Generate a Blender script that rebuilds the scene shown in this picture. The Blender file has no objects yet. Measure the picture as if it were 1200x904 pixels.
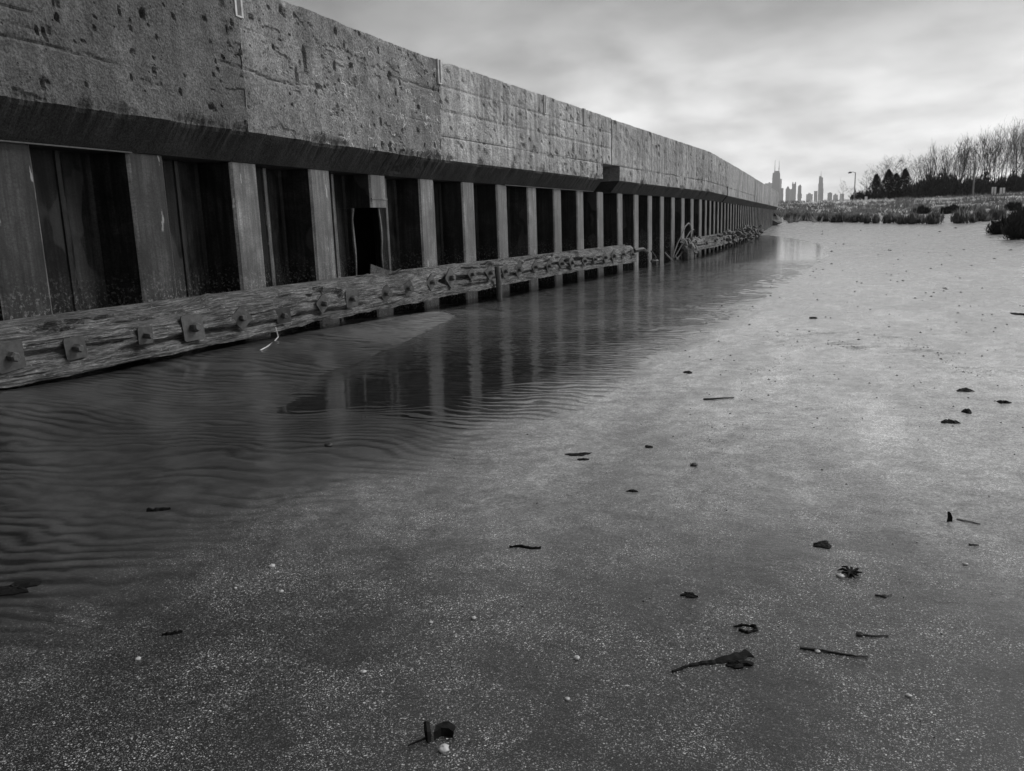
import bpy, bmesh, math, random
import numpy as np
from mathutils import Vector, Matrix

scene = bpy.context.scene
col = scene.collection
rng = np.random.default_rng(7)
random.seed(7)

# ------------------------------------------------------------------ camera
CAM_H = 1.0966853
FPX = 952.589
CAM_R = Vector((0.93472353, 0.35384303, -0.03297008))
CAM_U = Vector((-0.03765847, 0.19087652, 0.98089143))
CAM_F = Vector((-0.35337481, 0.9156207, -0.19174196))
cam_data = bpy.data.cameras.new('camera')
cam = bpy.data.objects.new('camera', cam_data)
col.objects.link(cam)
M = Matrix((CAM_R, CAM_U, -CAM_F)).transposed().to_4x4()
M.translation = (0, 0, CAM_H)
cam.matrix_world = M
cam_data.sensor_fit = 'HORIZONTAL'
cam_data.sensor_width = 36.0
cam_data.lens = 36.0 * FPX / 1200.0
cam_data.clip_start = 0.05
cam_data.clip_end = 40000
scene.camera = cam

# ------------------------------------------------------------------ light
SUN_EL, SUN_AZ = math.radians(44), math.radians(50)      # azimuth measured from +Y (along the wall) towards +X
sun_dir = Vector((math.sin(SUN_AZ) * math.cos(SUN_EL), math.cos(SUN_AZ) * math.cos(SUN_EL), math.sin(SUN_EL)))
sl = bpy.data.lights.new('sun', 'SUN')
sl.energy = 1.5
sl.angle = math.radians(22)
sl.color = (1, 1, 1)
so = bpy.data.objects.new('sun', sl)
so.rotation_euler = sun_dir.to_track_quat('Z', 'Y').to_euler()
so.location = (20, 20, 40)
col.objects.link(so)

scene.view_settings.view_transform = 'Standard'
scene.view_settings.look = 'None'
scene.view_settings.gamma = 1.0
scene.view_settings.exposure = 0.85
scene.view_settings.use_curve_mapping = False

world = bpy.data.worlds.new('World')
scene.world = world
world.use_nodes = True


class NT:
    """small helper to wire nodes"""
    def __init__(self, tree):
        self.t = tree
        tree.nodes.clear()

    def n(self, kind, **kw):
        nd = self.t.nodes.new('ShaderNode' + kind)
        ins = kw.pop('ins', {})
        for k, v in kw.items():
            setattr(nd, k, v)
        for k, v in ins.items():
            s = nd.inputs[k]
            if hasattr(v, 'bl_rna') and isinstance(v, bpy.types.NodeSocket):
                self.t.links.new(v, s)
            else:
                s.default_value = v
        return nd

    def math(self, op, a, b=None, c=None, clamp=False):
        nd = self.t.nodes.new('ShaderNodeMath')
        nd.operation = op
        nd.use_clamp = clamp
        for i, v in enumerate((a, b, c)):
            if v is None:
                continue
            if isinstance(v, bpy.types.NodeSocket):
                self.t.links.new(v, nd.inputs[i])
            else:
                nd.inputs[i].default_value = v
        return nd.outputs[0]

    def ramp(self, fac, stops):
        nd = self.t.nodes.new('ShaderNodeMapRange')
        nd.interpolation_type = 'SMOOTHSTEP'
        nd.inputs[1].default_value, nd.inputs[2].default_value = stops[0], stops[1]
        nd.inputs[3].default_value, nd.inputs[4].default_value = stops[2], stops[3]
        self.t.links.new(fac, nd.inputs[0])
        return nd.outputs[0]

    def noise(self, vec, scale, detail=4, rough=0.55, dist=0.0):
        nd = self.n('TexNoise', ins={'Scale': scale, 'Detail': detail, 'Roughness': rough, 'Distortion': dist})
        if vec is not None:
            self.t.links.new(vec, nd.inputs['Vector'])
        return nd.outputs['Fac']

    def mapping(self, vec, scale=(1, 1, 1), rot=(0, 0, 0), loc=(0, 0, 0)):
        nd = self.n('Mapping', ins={'Scale': scale, 'Rotation': rot, 'Location': loc})
        self.t.links.new(vec, nd.inputs['Vector'])
        return nd.outputs[0]

    def link(self, a, b):
        self.t.links.new(a, b)


W = NT(world.node_tree)
sky = W.n('TexSky', sky_type='NISHITA', sun_disc=False)
sky.sun_elevation = SUN_EL
sky.sun_rotation = SUN_AZ
sky.air_density = 1.0
sky.dust_density = 2.0
bw = W.n('RGBToBW', ins={'Color': sky.outputs[0]}).outputs[0]
tc = W.n('TexCoord').outputs['Generated']
sep = W.n('SeparateXYZ', ins={0: tc})
dz = W.math('MAXIMUM', sep.outputs[2], 0.0)
den = W.math('ADD', dz, 0.26)
px_ = W.math('DIVIDE', sep.outputs[0], den)
py_ = W.math('DIVIDE', sep.outputs[1], den)
cl = W.n('CombineXYZ', ins={0: px_, 1: py_, 2: 0.0}).outputs[0]
clm = W.mapping(cl, scale=(1.5, 1.2, 1), rot=(0, 0, 0.5), loc=(3.1, 1.7, 0))
n1 = W.noise(clm, 1.1, 6, 0.52, 0.3)
n2 = W.noise(W.mapping(cl, scale=(3.2, 3.6, 1), rot=(0, 0, 0.3)), 1.5, 5, 0.5, 0.2)
cloud = W.math('ADD', W.math('MULTIPLY', W.ramp(n1, (0.30, 0.70, 0.0, 1.0)), 0.7), W.math('MULTIPLY', W.ramp(n2, (0.3, 0.7, 0, 1)), 0.3))
# thick cloud overhead is darker, it thins and brightens towards the horizon
grad = W.ramp(dz, (0.03, 0.27, 1.0, 0.0))
side = W.math('ADD', W.math('MULTIPLY', sep.outputs[0], 0.35), W.math('MULTIPLY', sep.outputs[1], 0.94))
glow = W.ramp(side, (-0.6, 0.5, 0.55, 1.0))
lay = W.math('MULTIPLY', W.math('MULTIPLY_ADD', grad, 5.0, 1.7), glow)
mod = W.math('MULTIPLY_ADD', cloud, 0.80, 0.59)
over = W.math('MULTIPLY', lay, mod)
mixed = W.math('ADD', W.math('MULTIPLY', over, 0.9), W.math('MULTIPLY', bw, 0.10))
rgb = W.n('CombineColor', ins={0: mixed, 1: mixed, 2: mixed}).outputs[0]
bg = W.n('Background', ins={'Color': rgb, 'Strength': 0.10})
wo = W.n('OutputWorld')
W.link(bg.outputs[0], wo.inputs[0])

# ------------------------------------------------------------------ numpy noise

def vnoise2(x, y, seed=0):
    xi, yi = np.floor(x).astype(np.int64), np.floor(y).astype(np.int64)
    xf, yf = x - xi, y - yi
    u, v = xf * xf * xf * (xf * (xf * 6 - 15) + 10), yf * yf * yf * (yf * (yf * 6 - 15) + 10)

    def h(a, b):
        n = (a * 374761393 + b * 668265263 + seed * 1442695041) & 0x7fffffff
        n = ((n ^ (n >> 13)) * 1274126177) & 0x7fffffff
        n = (n ^ (n >> 16)) & 0xffffff
        return n / float(0xffffff) * 2 - 1
    a, b, c, d = h(xi, yi), h(xi + 1, yi), h(xi, yi + 1), h(xi + 1, yi + 1)
    return (a * (1 - u) + b * u) * (1 - v) + (c * (1 - u) + d * u) * v


def fbm(x, y, oct=4, seed=0, gain=0.5):
    s, a, f, t = 0, 1.0, 1.0, 0
    for i in range(oct):
        s = s + a * vnoise2(x * f + 17.3 * i, y * f - 9.1 * i, seed + i)
        t += a
        a *= gain
        f *= 2.03
    return s / t


def sstep(a, b, x):
    t = np.clip((x - a) / (b - a), 0, 1)
    return t * t * (3 - 2 * t)


# the wall in plan: straight pieces that meet at two joints
DP, K0, K1 = 5.327278, -0.0709256, 0.0784442


def wall_x(y, off=0.0):
    return -DP + off - K0 * max(0.0, y - 10.0) - K1 * max(0.0, y - 29.0)


def wall_xn(y, off=0.0):
    return -DP + off - K0 * np.maximum(0.0, y - 10.0) - K1 * np.maximum(0.0, y - 29.0)


# ------------------------------------------------------------------ object helpers

def mesh_from(verts, faces, name):
    me = bpy.data.meshes.new(name)
    if isinstance(faces, np.ndarray):
        v = np.asarray(verts, dtype=np.float32)
        f = np.asarray(faces, dtype=np.int32)
        me.vertices.add(len(v))
        me.vertices.foreach_set('co', v.ravel())
        k = f.shape[1]
        me.loops.add(f.size)
        me.loops.foreach_set('vertex_index', f.ravel())
        me.polygons.add(len(f))
        me.polygons.foreach_set('loop_start', np.arange(0, f.size, k, dtype=np.int32))
        me.update(calc_edges=True)
        me.validate()
    else:
        me.from_pydata([tuple(map(float, q)) for q in verts], [], faces)
        me.update()
    return me


def link_mesh(name, me, mat, parent=None, smooth=False):
    if mat is not None and len(me.materials) == 0:
        me.materials.append(mat)
    if smooth:
        me.polygons.foreach_set('use_smooth', np.ones(len(me.polygons), dtype=bool))
    o = bpy.data.objects.new(name, me)
    col.objects.link(o)
    if parent is not None:
        o.parent = parent
    return o


def tag(o, label=None, cat=None, group=None, kind=None):
    if label:
        o['label'] = label
    if cat:
        o['category'] = cat
    if group:
        o['group'] = group
    if kind:
        o['kind'] = kind
    return o


def empty(name, loc=(0, 0, 0), rz=0.0):
    o = bpy.data.objects.new(name, None)
    o.location = loc
    o.rotation_euler = (0, 0, rz)
    o.empty_display_size = 0.2
    col.objects.link(o)
    return o


def copy_tree(o, parent=None):
    c = o.copy()
    col.objects.link(c)
    if parent is not None:
        c.parent = parent
    for ch in list(o.children):
        copy_tree(ch, c)
    return c


class MB:
    """collects simple shapes into one mesh"""
    def __init__(self):
        self.v, self.f = [], []

    def add(self, vs, fs):
        b = len(self.v)
        self.v += [tuple(map(float, q)) for q in vs]
        self.f += [tuple(b + i for i in f) for f in fs]

    def box(self, x0, x1, y0, y1, z0, z1, jit=0.0):
        vs = [(x, y, z) for z in (z0, z1) for y in (y0, y1) for x in (x0, x1)]
        if jit:
            vs = [tuple(c + random.uniform(-jit, jit) for c in q) for q in vs]
        self.add(vs, [(0, 2, 3, 1), (4, 5, 7, 6), (0, 1, 5, 4), (1, 3, 7, 5), (3, 2, 6, 7), (2, 0, 4, 6)])

    def tube(self, pts, radii, n=6, cap=True):
        pts = [Vector(p) for p in pts]
        if not hasattr(radii, '__len__'):
            radii = [radii] * len(pts)
        b = []
        up = None
        for i, p in enumerate(pts):
            d = (pts[min(i + 1, len(pts) - 1)] - pts[max(i - 1, 0)])
            d = d.normalized() if d.length > 1e-9 else Vector((0, 0, 1))
            if up is None:
                up = Vector((1, 0, 0)) if abs(d.x) < 0.8 else Vector((0, 1, 0))
            s = d.cross(up)
            s = s.normalized() if s.length > 1e-6 else d.orthogonal().normalized()
            up = s.cross(d).normalized()
            for k in range(n):
                a = 2 * math.pi * k / n
                b.append(p + (s * math.cos(a) + up * math.sin(a)) * radii[i])
        f = []
        for i in range(len(pts) - 1):
            for k in range(n):
                f.append((i * n + k, i * n + (k + 1) % n, (i + 1) * n + (k + 1) % n, (i + 1) * n + k))
        if cap:
            f.append(tuple(range(n - 1, -1, -1)))
            f.append(tuple(range((len(pts) - 1) * n, len(pts) * n)))
        self.add(b, f)

    def mesh(self, name):
        me = bpy.data.meshes.new(name)
        me.from_pydata(self.v, [], self.f)
        me.update()
        return me

    def build(self, name, mat, parent=None, smooth=False):
        return link_mesh(name, self.mesh(name), mat, parent, smooth)


def ray(px, py):
    return CAM_F + CAM_R * ((px - 600) / FPX) - CAM_U * ((py - 452) / FPX)


def at_y(px, py, Y):
    d = ray(px, py)
    return Vector((0, 0, CAM_H)) + d * (Y / d.y)


def at_z(px, py, z=0.0):
    d = ray(px, py)
    return Vector((0, 0, CAM_H)) + d * ((z - CAM_H) / d.z)


def at_wall(px, py, off=0.0):
    d = ray(px, py)
    lo, hi = 1.0, 600.0
    for _ in range(60):
        m = 0.5 * (lo + hi)
        q = d * (m / d.y)
        if q.x > wall_x(q.y, off):
            lo = m
        else:
            hi = m
        if d.x / d.y > 0:
            break
    return Vector((0, 0, CAM_H)) + d * (lo / d.y)


# ------------------------------------------------------------------ materials

def new_mat(name):
    m = bpy.data.materials.new(name)
    m.use_nodes = True
    return m, NT(m.node_tree)


def grey(T, v):
    if isinstance(v, (int, float)):
        return (v, v, v, 1)
    return T.n('CombineColor', ins={0: v, 1: v, 2: v}).outputs[0]


def finish(T, base, rough=0.6, normal=None, spec=0.5, metal=0.0, coat=None):
    p = T.n('BsdfPrincipled')
    if coat:
        p.inputs['Coat Weight'].default_value, p.inputs['Coat Roughness'].default_value, p.inputs['Coat IOR'].default_value = coat[:3]
        T.link(coat[3], p.inputs['Coat Normal'])
    for key, v in (('Base Color', grey(T, base)), ('Roughness', rough), ('Specular IOR Level', spec), ('Metallic', metal)):
        if isinstance(v, bpy.types.NodeSocket):
            T.link(v, p.inputs[key])
        else:
            p.inputs[key].default_value = v
    if normal is not None:
        T.link(normal, p.inputs['Normal'])
    o = T.n('OutputMaterial')
    T.link(p.outputs[0], o.inputs[0])
    return p


def bump(T, h, strength=0.5, dist=0.01, normal=None):
    b = T.n('Bump', ins={'Strength': strength, 'Distance': dist, 'Height': h})
    if normal is not None:
        T.link(normal, b.inputs['Normal'])
    return b.outputs[0]


def simple(name, v, rough=0.7, var=0.3, scale=8.0, bs=0.3, bd=0.01, spec=0.4):
    m, T = new_mat(name)
    pos = T.n('NewGeometry').outputs['Position']
    n = T.noise(pos, scale, 5, 0.6)
    base = T.math('MULTIPLY', T.ramp(n, (0.25, 0.75, 1 - var, 1 + var)), v)
    finish(T, base, rough, bump(T, n, bs, bd), spec)
    return m


def make_sand():
    m, T = new_mat('wet_sand')
    pos = T.n('NewGeometry').outputs['Position']
    ps = T.n('SeparateXYZ', ins={0: pos})
    vor = T.n('TexVoronoi', feature='F1', ins={'Scale': 560.0, 'Randomness': 1.0})
    T.link(pos, vor.inputs['Vector'])
    g = T.n('SeparateColor', ins={0: vor.outputs['Color']}).outputs[0]
    big = T.n('TexVoronoi', feature='F1', ins={'Scale': 320.0, 'Randomness': 1.0})
    T.link(pos, big.inputs['Vector'])
    bc = T.n('SeparateColor', ins={0: big.outputs['Color']}).outputs[0]
    patch = T.noise(T.mapping(pos, (1.0, 0.55, 1), (0, 0, 0.3)), 0.8, 6, 0.6, 0.4)
    damp = T.noise(T.mapping(pos, (1.3, 0.5, 1), (0, 0, -0.2)), 1.7, 6, 0.62, 0.6)
    fine = T.noise(pos, 9.0, 5, 0.65)
    coarse = T.ramp(T.noise(pos, 3.2, 5, 0.65, 0.4), (0.32, 0.68, 0.34, 1.4))
    pond = T.n('Attribute', attribute_name='pond').outputs['Fac']
    silt = T.n('Attribute', attribute_name='silt').outputs['Fac']
    # coarse dark wet shingle sand with a few pale grains; light on the mid beach painted in as finer, paler sand
    grain = T.math('ADD', T.math('MULTIPLY', T.math('POWER', g, 12.0), 0.36), T.math('MULTIPLY', T.math('POWER', bc, 26.0), 0.55))
    grain = T.math('MULTIPLY', grain, coarse)
    grain = T.math('MULTIPLY', grain, T.math('MULTIPLY_ADD', pond, -0.85, 1.0))
    yw = T.math('ADD', ps.outputs[1], T.math('MULTIPLY_ADD', patch, 2.4, -1.2))
    pale = T.math('MULTIPLY', T.math('MULTIPLY', T.ramp(yw, (1.8, 5.2, 0.0, 1.0)), T.ramp(yw, (9.0, 30.0, 1.0, 0.52))), T.math('SUBTRACT', 1.0, pond))
    mg = T.noise(pos, 95.0, 3, 0.7)
    sg = T.noise(pos, 26.0, 5, 0.7)
    pv = T.math('MULTIPLY', T.ramp(damp, (0.34, 0.66, 0.78, 1.18)), 0.40)
    pv = T.math('MULTIPLY', pv, T.math('MULTIPLY_ADD', g, 1.1, 0.40))
    pv = T.math('MULTIPLY', pv, T.ramp(mg, (0.36, 0.64, 0.55, 1.45)))
    pv = T.math('MULTIPLY', pv, T.ramp(sg, (0.34, 0.66, 0.78, 1.2)))
    base = T.math('ADD', T.math('ADD', grain, 0.007), T.math('MULTIPLY', pale, pv))
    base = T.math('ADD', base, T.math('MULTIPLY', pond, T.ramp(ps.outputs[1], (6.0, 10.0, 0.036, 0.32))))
    base = T.math('MULTIPLY', base, T.ramp(patch, (0.3, 0.7, 0.85, 1.15)))
    base = T.math('MULTIPLY', base, T.ramp(fine, (0.25, 0.75, 0.7, 1.3)))
    base = T.math('MULTIPLY', base, T.math('MULTIPLY_ADD', silt, -0.85, 1.0))
    dn = T.noise(pos, 0.25, 5, 0.6)
    dry = T.ramp(T.math('MULTIPLY_ADD', dn, 16.0, ps.outputs[1]), (103.0, 108.0, 0.0, 1.0))
    drc = T.math('MULTIPLY', T.ramp(T.noise(pos, .6, 6, .7), (0.3, 0.7, 0.5, 1.3)), 0.34)
    base = T.math('ADD', T.math('MULTIPLY', base, T.math('SUBTRACT', 1.0, dry)), T.math('MULTIPLY', drc, dry))
    h = T.math('ADD', T.math('MULTIPLY', vor.outputs['Distance'], -0.5), T.math('MULTIPLY', g, 0.5))
    h2 = T.noise(pos, 60.0, 4, 0.6)
    h3 = T.noise(T.mapping(pos, (1.0, 2.2, 1)), 6.0, 6, 0.62)
    dryp = T.math('SUBTRACT', 1.0, T.math('MULTIPLY', pond, 0.7))
    nrm = bump(T, h, 0.5, 0.0016, bump(T, h2, 0.2, 0.004, bump(T, h3, 0.30, 0.02)))
    rough = T.math('ADD', T.ramp(patch, (0.3, 0.7, 0.24, 0.40)), T.math('MULTIPLY', g, 0.14))
    film = bump(T, T.math('MULTIPLY', h2, dryp), 0.22, 0.004, bump(T, T.math('MULTIPLY', h3, dryp), 0.22, 0.02))
    p = finish(T, base, rough, nrm, 0.35, 0.0, (1.0, 0.20, 1.5, film))
    wet = T.math('MAXIMUM', pond, T.ramp(ps.outputs[1], (30.0, 75.0, 0.8, 0.35)))
    T.link(T.math('MULTIPLY', T.math('SUBTRACT', 1.0, dry), T.math('MULTIPLY', wet, T.ramp(damp, (0.3, 0.7, 1.0, 0.7)))), p.inputs['Coat Weight'])
    T.link(T.math('ADD', T.math('MULTIPLY', pond, -0.08), T.ramp(damp, (0.32, 0.68, 0.20, 0.32))), p.inputs['Coat Roughness'])
    return m


def make_water():
    m, T = new_mat('pond_water')
    pos = T.n('NewGeometry').outputs['Position']
    a = T.noise(T.mapping(pos, (0.5, 2.2, 1), (0, 0, -0.35)), 3.2, 4, 0.5, 0.4)
    b = T.noise(T.mapping(pos, (0.8, 2.5, 1), (0, 0, -0.3)), 14.0, 3, 0.5)
    ws = T.n('SeparateXYZ', ins={0: pos})
    gust = T.math('MULTIPLY', T.ramp(ws.outputs[1], (4.5, 9.0, 0.0, 1.0)), T.ramp(T.noise(T.mapping(pos, (1.0, .35, 1)), .5, 3, .5), (.34, .6, .45, 1.0)))
    gust = T.math('MULTIPLY', gust, T.ramp(ws.outputs[1], (15.0, 24.0, 1.0, 0.03)))
    cal = T.math('ADD', a, T.math('MULTIPLY', b, 0.15))
    c2 = T.noise(T.mapping(pos, (0.9, 2.6, 1), (0, 0, -0.25)), 5.0, 3, 0.55, 0.3)
    hh = T.math('ADD', T.math('MULTIPLY', cal, 0.12), T.math('MULTIPLY', T.math('MULTIPLY', c2, gust), 1.1))
    nrm = bump(T, hh, 1.0, 0.022)
    gl = T.n('BsdfGlossy', ins={'Color': (0.92, 0.92, 0.92, 1), 'Roughness': 0.05})
    T.link(nrm, gl.inputs['Normal'])
    tr = T.n('BsdfTransparent', ins={'Color': (0.9, 0.9, 0.9, 1)})
    fr = T.n('Fresnel', ins={'IOR': 1.34})
    T.link(nrm, fr.inputs['Normal'])
    mx = T.n('MixShader', ins={0: fr.outputs[0]})
    T.link(tr.outputs[0], mx.inputs[1])
    T.link(gl.outputs[0], mx.inputs[2])
    o = T.n('OutputMaterial')
    T.link(mx.outputs[0], o.inputs[0])
    return m


def make_concrete(name, tone, eff=0.0, rough_amt=1.0, mask_y=None, streak=0.25):
    """tone: albedo; eff: share of pale mineral veins; mask_y: (y, z, radius) where the veins crowd"""
    m, T = new_mat(name)
    pos = T.n('NewGeometry').outputs['Position']
    sep = T.n('SeparateXYZ', ins={0: pos})
    big = T.noise(pos, 0.9, 6, 0.6, 0.3)
    mid = T.noise(pos, 7.0, 6, 0.65)
    fine = T.noise(pos, 55.0, 5, 0.7)
    st = T.noise(T.mapping(pos, (1, 5.0, 0.35)), 1.6, 5, 0.6)
    b = T.math('MULTIPLY', T.ramp(big, (0.3, 0.7, 0.78, 1.22)), tone)
    b = T.math('MULTIPLY', b, T.ramp(mid, (0.25, 0.75, 0.72, 1.28)))
    b = T.math('MULTIPLY', b, T.ramp(fine, (0.32, 0.68, 0.45, 1.6)))
    b = T.math('MULTIPLY', b, T.ramp(st, (0.35, 0.7, 1.0 - streak, 1.0 + streak)))
    # pale aggregate chips
    v = T.n('TexVoronoi', feature='F1', ins={'Scale': 34.0})
    T.link(pos, v.inputs['Vector'])
    chip = T.math('MULTIPLY', T.ramp(v.outputs['Distance'], (0.10, 0.22, 1.0, 0.0)), T.ramp(T.n('SeparateColor', ins={0: v.outputs['Color']}).outputs[0], (0.60, 0.86, 0, 1)))
    b = T.math('ADD', b, T.math('MULTIPLY', chip, tone * 1.5))
    # dark pinholes
    v2 = T.n('TexVoronoi', feature='F1', ins={'Scale': 13.0})
    T.link(pos, v2.inputs['Vector'])
    hole = T.math('MULTIPLY', T.ramp(v2.outputs['Distance'], (0.07, 0.14, 1.0, 0.0)), T.ramp(T.n('SeparateColor', ins={0: v2.outputs['Color']}).outputs[1], (0.62, 0.72, 0, 1)))
    b = T.math('MULTIPLY', b, T.math('SUBTRACT', 1.0, T.math('MULTIPLY', hole, 0.85)))
    h = T.math('ADD', T.math('MULTIPLY', mid, 0.8), T.math('MULTIPLY', fine, 0.35))
    h = T.math('SUBTRACT', h, T.math('MULTIPLY', hole, 1.2))
    if eff > 0:
        wn = T.n('TexNoise', ins={'Scale': 6.0, 'Detail': 4.0})
        T.link(pos, wn.inputs['Vector'])
        warp = T.n('VectorMath', operation='SCALE', ins={0: wn.outputs['Color'], 'Scale': 0.16})
        wp = T.n('VectorMath', operation='ADD', ins={0: pos, 1: warp.outputs[0]})
        e = T.n('TexVoronoi', feature='DISTANCE_TO_EDGE', ins={'Scale': 8.5})
        T.link(wp.outputs[0], e.inputs['Vector'])
        line = T.ramp(e.outputs['Distance'], (0.012, 0.05, 1.0, 0.0))
        brk = T.ramp(T.noise(pos, 5.0, 4, 0.6), (0.47, 0.56, 0, 1))
        msk = T.math('MULTIPLY', line, brk)
        if mask_y:
            y, z, r = mask_y
            dy = T.math('DIVIDE', T.math('SUBTRACT', sep.outputs[1], y), r)
            dzz = T.math('DIVIDE', T.math('SUBTRACT', sep.outputs[2], z), r * 0.45)
            dd = T.math('ADD', T.math('MULTIPLY', dy, dy), T.math('MULTIPLY', dzz, dzz))
            msk = T.math('MULTIPLY', msk, T.ramp(dd, (0.2, 1.3, 1.0, 0.0)))
        b = T.math('ADD', b, T.math('MULTIPLY', msk, eff))
        h = T.math('ADD', h, T.math('MULTIPLY', msk, 0.5))
    nrm = bump(T, h, 1.0 * rough_amt, 0.03)
    finish(T, b, 0.8, nrm, 0.35)
    return m


def make_steel(name, tone, spec=0.5, tar_shade=False):
    m, T = new_mat(name)
    pos = T.n('NewGeometry').outputs['Position']
    oi = T.n('ObjectInfo').outputs['Random']
    sep = T.n('SeparateXYZ', ins={0: pos})
    mid = T.noise(pos, 3.0, 6, 0.65, 0.5)
    fine = T.noise(T.mapping(pos, (1, 1, 1.6)), 45.0, 5, 0.7)
    st = T.noise(T.mapping(pos, (5.0, 5.0, 0.5)), 2.2, 5, 0.6, 0.3)
    b = T.math('MULTIPLY', T.ramp(mid, (0.32, 0.68, 0.5, 1.45)), tone)
    b = T.math('MULTIPLY', b, T.ramp(fine, (0.3, 0.7, 0.6, 1.4)))
    b = T.math('MULTIPLY', b, T.ramp(st, (0.3, 0.7, 0.5, 1.5)))
    ln = T.noise(T.mapping(pos, (22.0, 22.0, 0.7)), 1.6, 6, 0.68, 0.4)
    b = T.math('MULTIPLY', b, T.ramp(ln, (0.34, 0.66, 0.6, 1.4)))
    b = T.math('MULTIPLY', b, T.math('MULTIPLY_ADD', oi, 0.5, 0.75))
    # bare scraped spots and wet rust runs
    sc = T.noise(T.mapping(pos, (4.0, 4.0, 0.9)), 2.6, 5, 0.6)
    if tar_shade:      # dark recess coat with shade painted into its tone, sheets of it fallen off
        pl = T.noise(T.mapping(pos, (1.0, 1.0, 0.55)), 1.5, 3, 0.45)
        b = T.math('ADD', b, T.math('MULTIPLY', T.ramp(pl, (0.60, 0.615, 0, 1)), 0.020))
        b = T.math('ADD', b, T.math('MULTIPLY', T.ramp(sc, (0.74, 0.76, 0, 1)), 0.12))
    else:
        b = T.math('ADD', b, T.math('MULTIPLY', T.ramp(sc, (0.66, 0.69, 0, 1)), 0.22))
    # scabby growth just over the waterline
    low = T.ramp(sep.outputs[2], (0.45, 0.95, 1.0, 0.0))
    scab = T.math('MULTIPLY', low, T.ramp(T.noise(pos, 38.0, 4, 0.7), (0.52, 0.66, 0, 1)))
    b = T.math('ADD', b, T.math('MULTIPLY', scab, 0.16))
    nrm = bump(T, T.math('ADD', T.math('MULTIPLY', fine, 0.5), T.math('ADD', T.math('MULTIPLY', mid, 0.6), scab)), 0.45, 0.008)
    rough = T.ramp(mid, (0.3, 0.7, 0.30, 0.48))
    finish(T, b, rough, nrm, spec)
    return m


def make_timber():
    m, T = new_mat('weathered_timber')
    pos = T.n('NewGeometry').outputs['Position']
    g1 = T.noise(T.mapping(pos, (14.0, 0.7, 14.0)), 5.0, 8, 0.72, 0.15)
    g2 = T.noise(T.mapping(pos, (40.0, 4.0, 40.0)), 4.0, 6, 0.75, 0.2)
    lump_ = T.noise(pos, 3.0, 5, 0.6)
    f = T.noise(pos, 70.0, 5, 0.75)
    b = T.math('MULTIPLY', T.ramp(g1, (0.34, 0.68, 0.010, 0.22)), T.ramp(g2, (0.3, 0.7, 0.3, 1.7)))
    b = T.math('MULTIPLY', b, T.ramp(lump_, (0.3, 0.7, 0.6, 1.4)))
    vv = T.n('TexVoronoi', feature='F1', ins={'Scale': 26.0})
    T.link(T.mapping(pos, (1.6, 0.6, 1.6)), vv.inputs['Vector'])
    fl = T.math('MULTIPLY', T.ramp(vv.outputs['Distance'], (0.12, 0.3, 1.0, 0.0)), T.ramp(f, (0.48, 0.62, 0, 1)))
    b = T.math('ADD', b, T.math('MULTIPLY', fl, 0.30))
    h = T.math('ADD', T.math('MULTIPLY', g1, 0.9), T.math('ADD', T.math('MULTIPLY', g2, 0.6), T.math('MULTIPLY', f, 0.35)))
    finish(T, b, 0.75, bump(T, h, 1.0, 0.03), 0.4)
    return m


MAT = {}
MAT['sand'] = make_sand()
MAT['water'] = make_water()
MAT['steel'] = make_steel('sheet_steel', 0.085, 0.9)
MAT['steel_vignette'] = make_steel('vignette_dark_steel', 0.020, 0.35)  # near piles: vignette darkening put into the steel tone
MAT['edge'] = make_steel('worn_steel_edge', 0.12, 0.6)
MAT['tar_shade'] = make_steel('tar_and_shade_steel', 0.014, 0.10, True)  # bitumen coat plus the recess shade painted into its tone
MAT['timber'] = make_timber()
MAT['plate'] = simple('rusty_plate', 0.06, 0.5, 0.35, 25, 0.5, 0.004, 0.5)
MAT['bolt'] = simple('rusty_bolt', 0.07, 0.5, 0.4, 40, 0.5, 0.003, 0.5)
MAT['slot'] = simple('galvanised_slot', 0.5, 0.5, 0.25, 12, 0.2, 0.004, 0.4)
MAT['soil'] = simple('packed_fill', 0.05, 0.9, 0.3, 3, 0.5, 0.03, 0.2)
MAT['cable'] = simple('old_cable', 0.16, 0.6, 0.4, 30, 0.2, 0.002)
MAT['weed'] = simple('wet_weed', 0.008, 0.75, 0.5, 60, 0.6, 0.004, 0.12)
MAT['twig'] = simple('wet_twig', 0.018, 0.6, 0.4, 80, 0.5, 0.002, 0.4)
MAT['shell'] = simple('pale_shell', 0.42, 0.5, 0.2, 120, 0.3, 0.002)
MAT['stone'] = simple('dark_stone', 0.03, 0.6, 0.4, 20, 0.5, 0.01)
MAT['growth'] = simple('mussel_growth', 0.10, 0.6, 0.8, 30, 0.8, 0.02)
MAT['bark'] = simple('grey_bark', 0.055, 0.9, 0.35, 6, 0.4, 0.02, 0.2)
MAT['twigs'] = simple('bare_twigs', 0.055, 0.9, 0.25, 2, 0.0, 0.01, 0.1)
MAT['evergreen'] = simple('dark_evergreen', 0.030, 0.8, 0.5, 0.9, 0.0, 0.01, 0.15)
MAT['shrub'] = simple('dark_shrub', 0.040, 0.8, 0.5, 0.8, 0.0, 0.01, 0.15)


def leafy(name, v, var, scale, tl=0.45):
    m, T = new_mat(name)
    pos = T.n('NewGeometry').outputs['Position']
    n = T.noise(pos, scale, 5, 0.6)
    c = grey(T, T.math('MULTIPLY', T.ramp(n, (0.25, 0.75, 1 - var, 1 + var)), v))
    d = T.n('BsdfDiffuse', ins={'Color': c})
    t = T.n('BsdfTranslucent', ins={'Color': c})
    mx = T.n('MixShader', ins={0: tl})
    T.link(d.outputs[0], mx.inputs[1])
    T.link(t.outputs[0], mx.inputs[2])
    o = T.n('OutputMaterial')
    T.link(mx.outputs[0], o.inputs[0])
    return m


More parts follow.
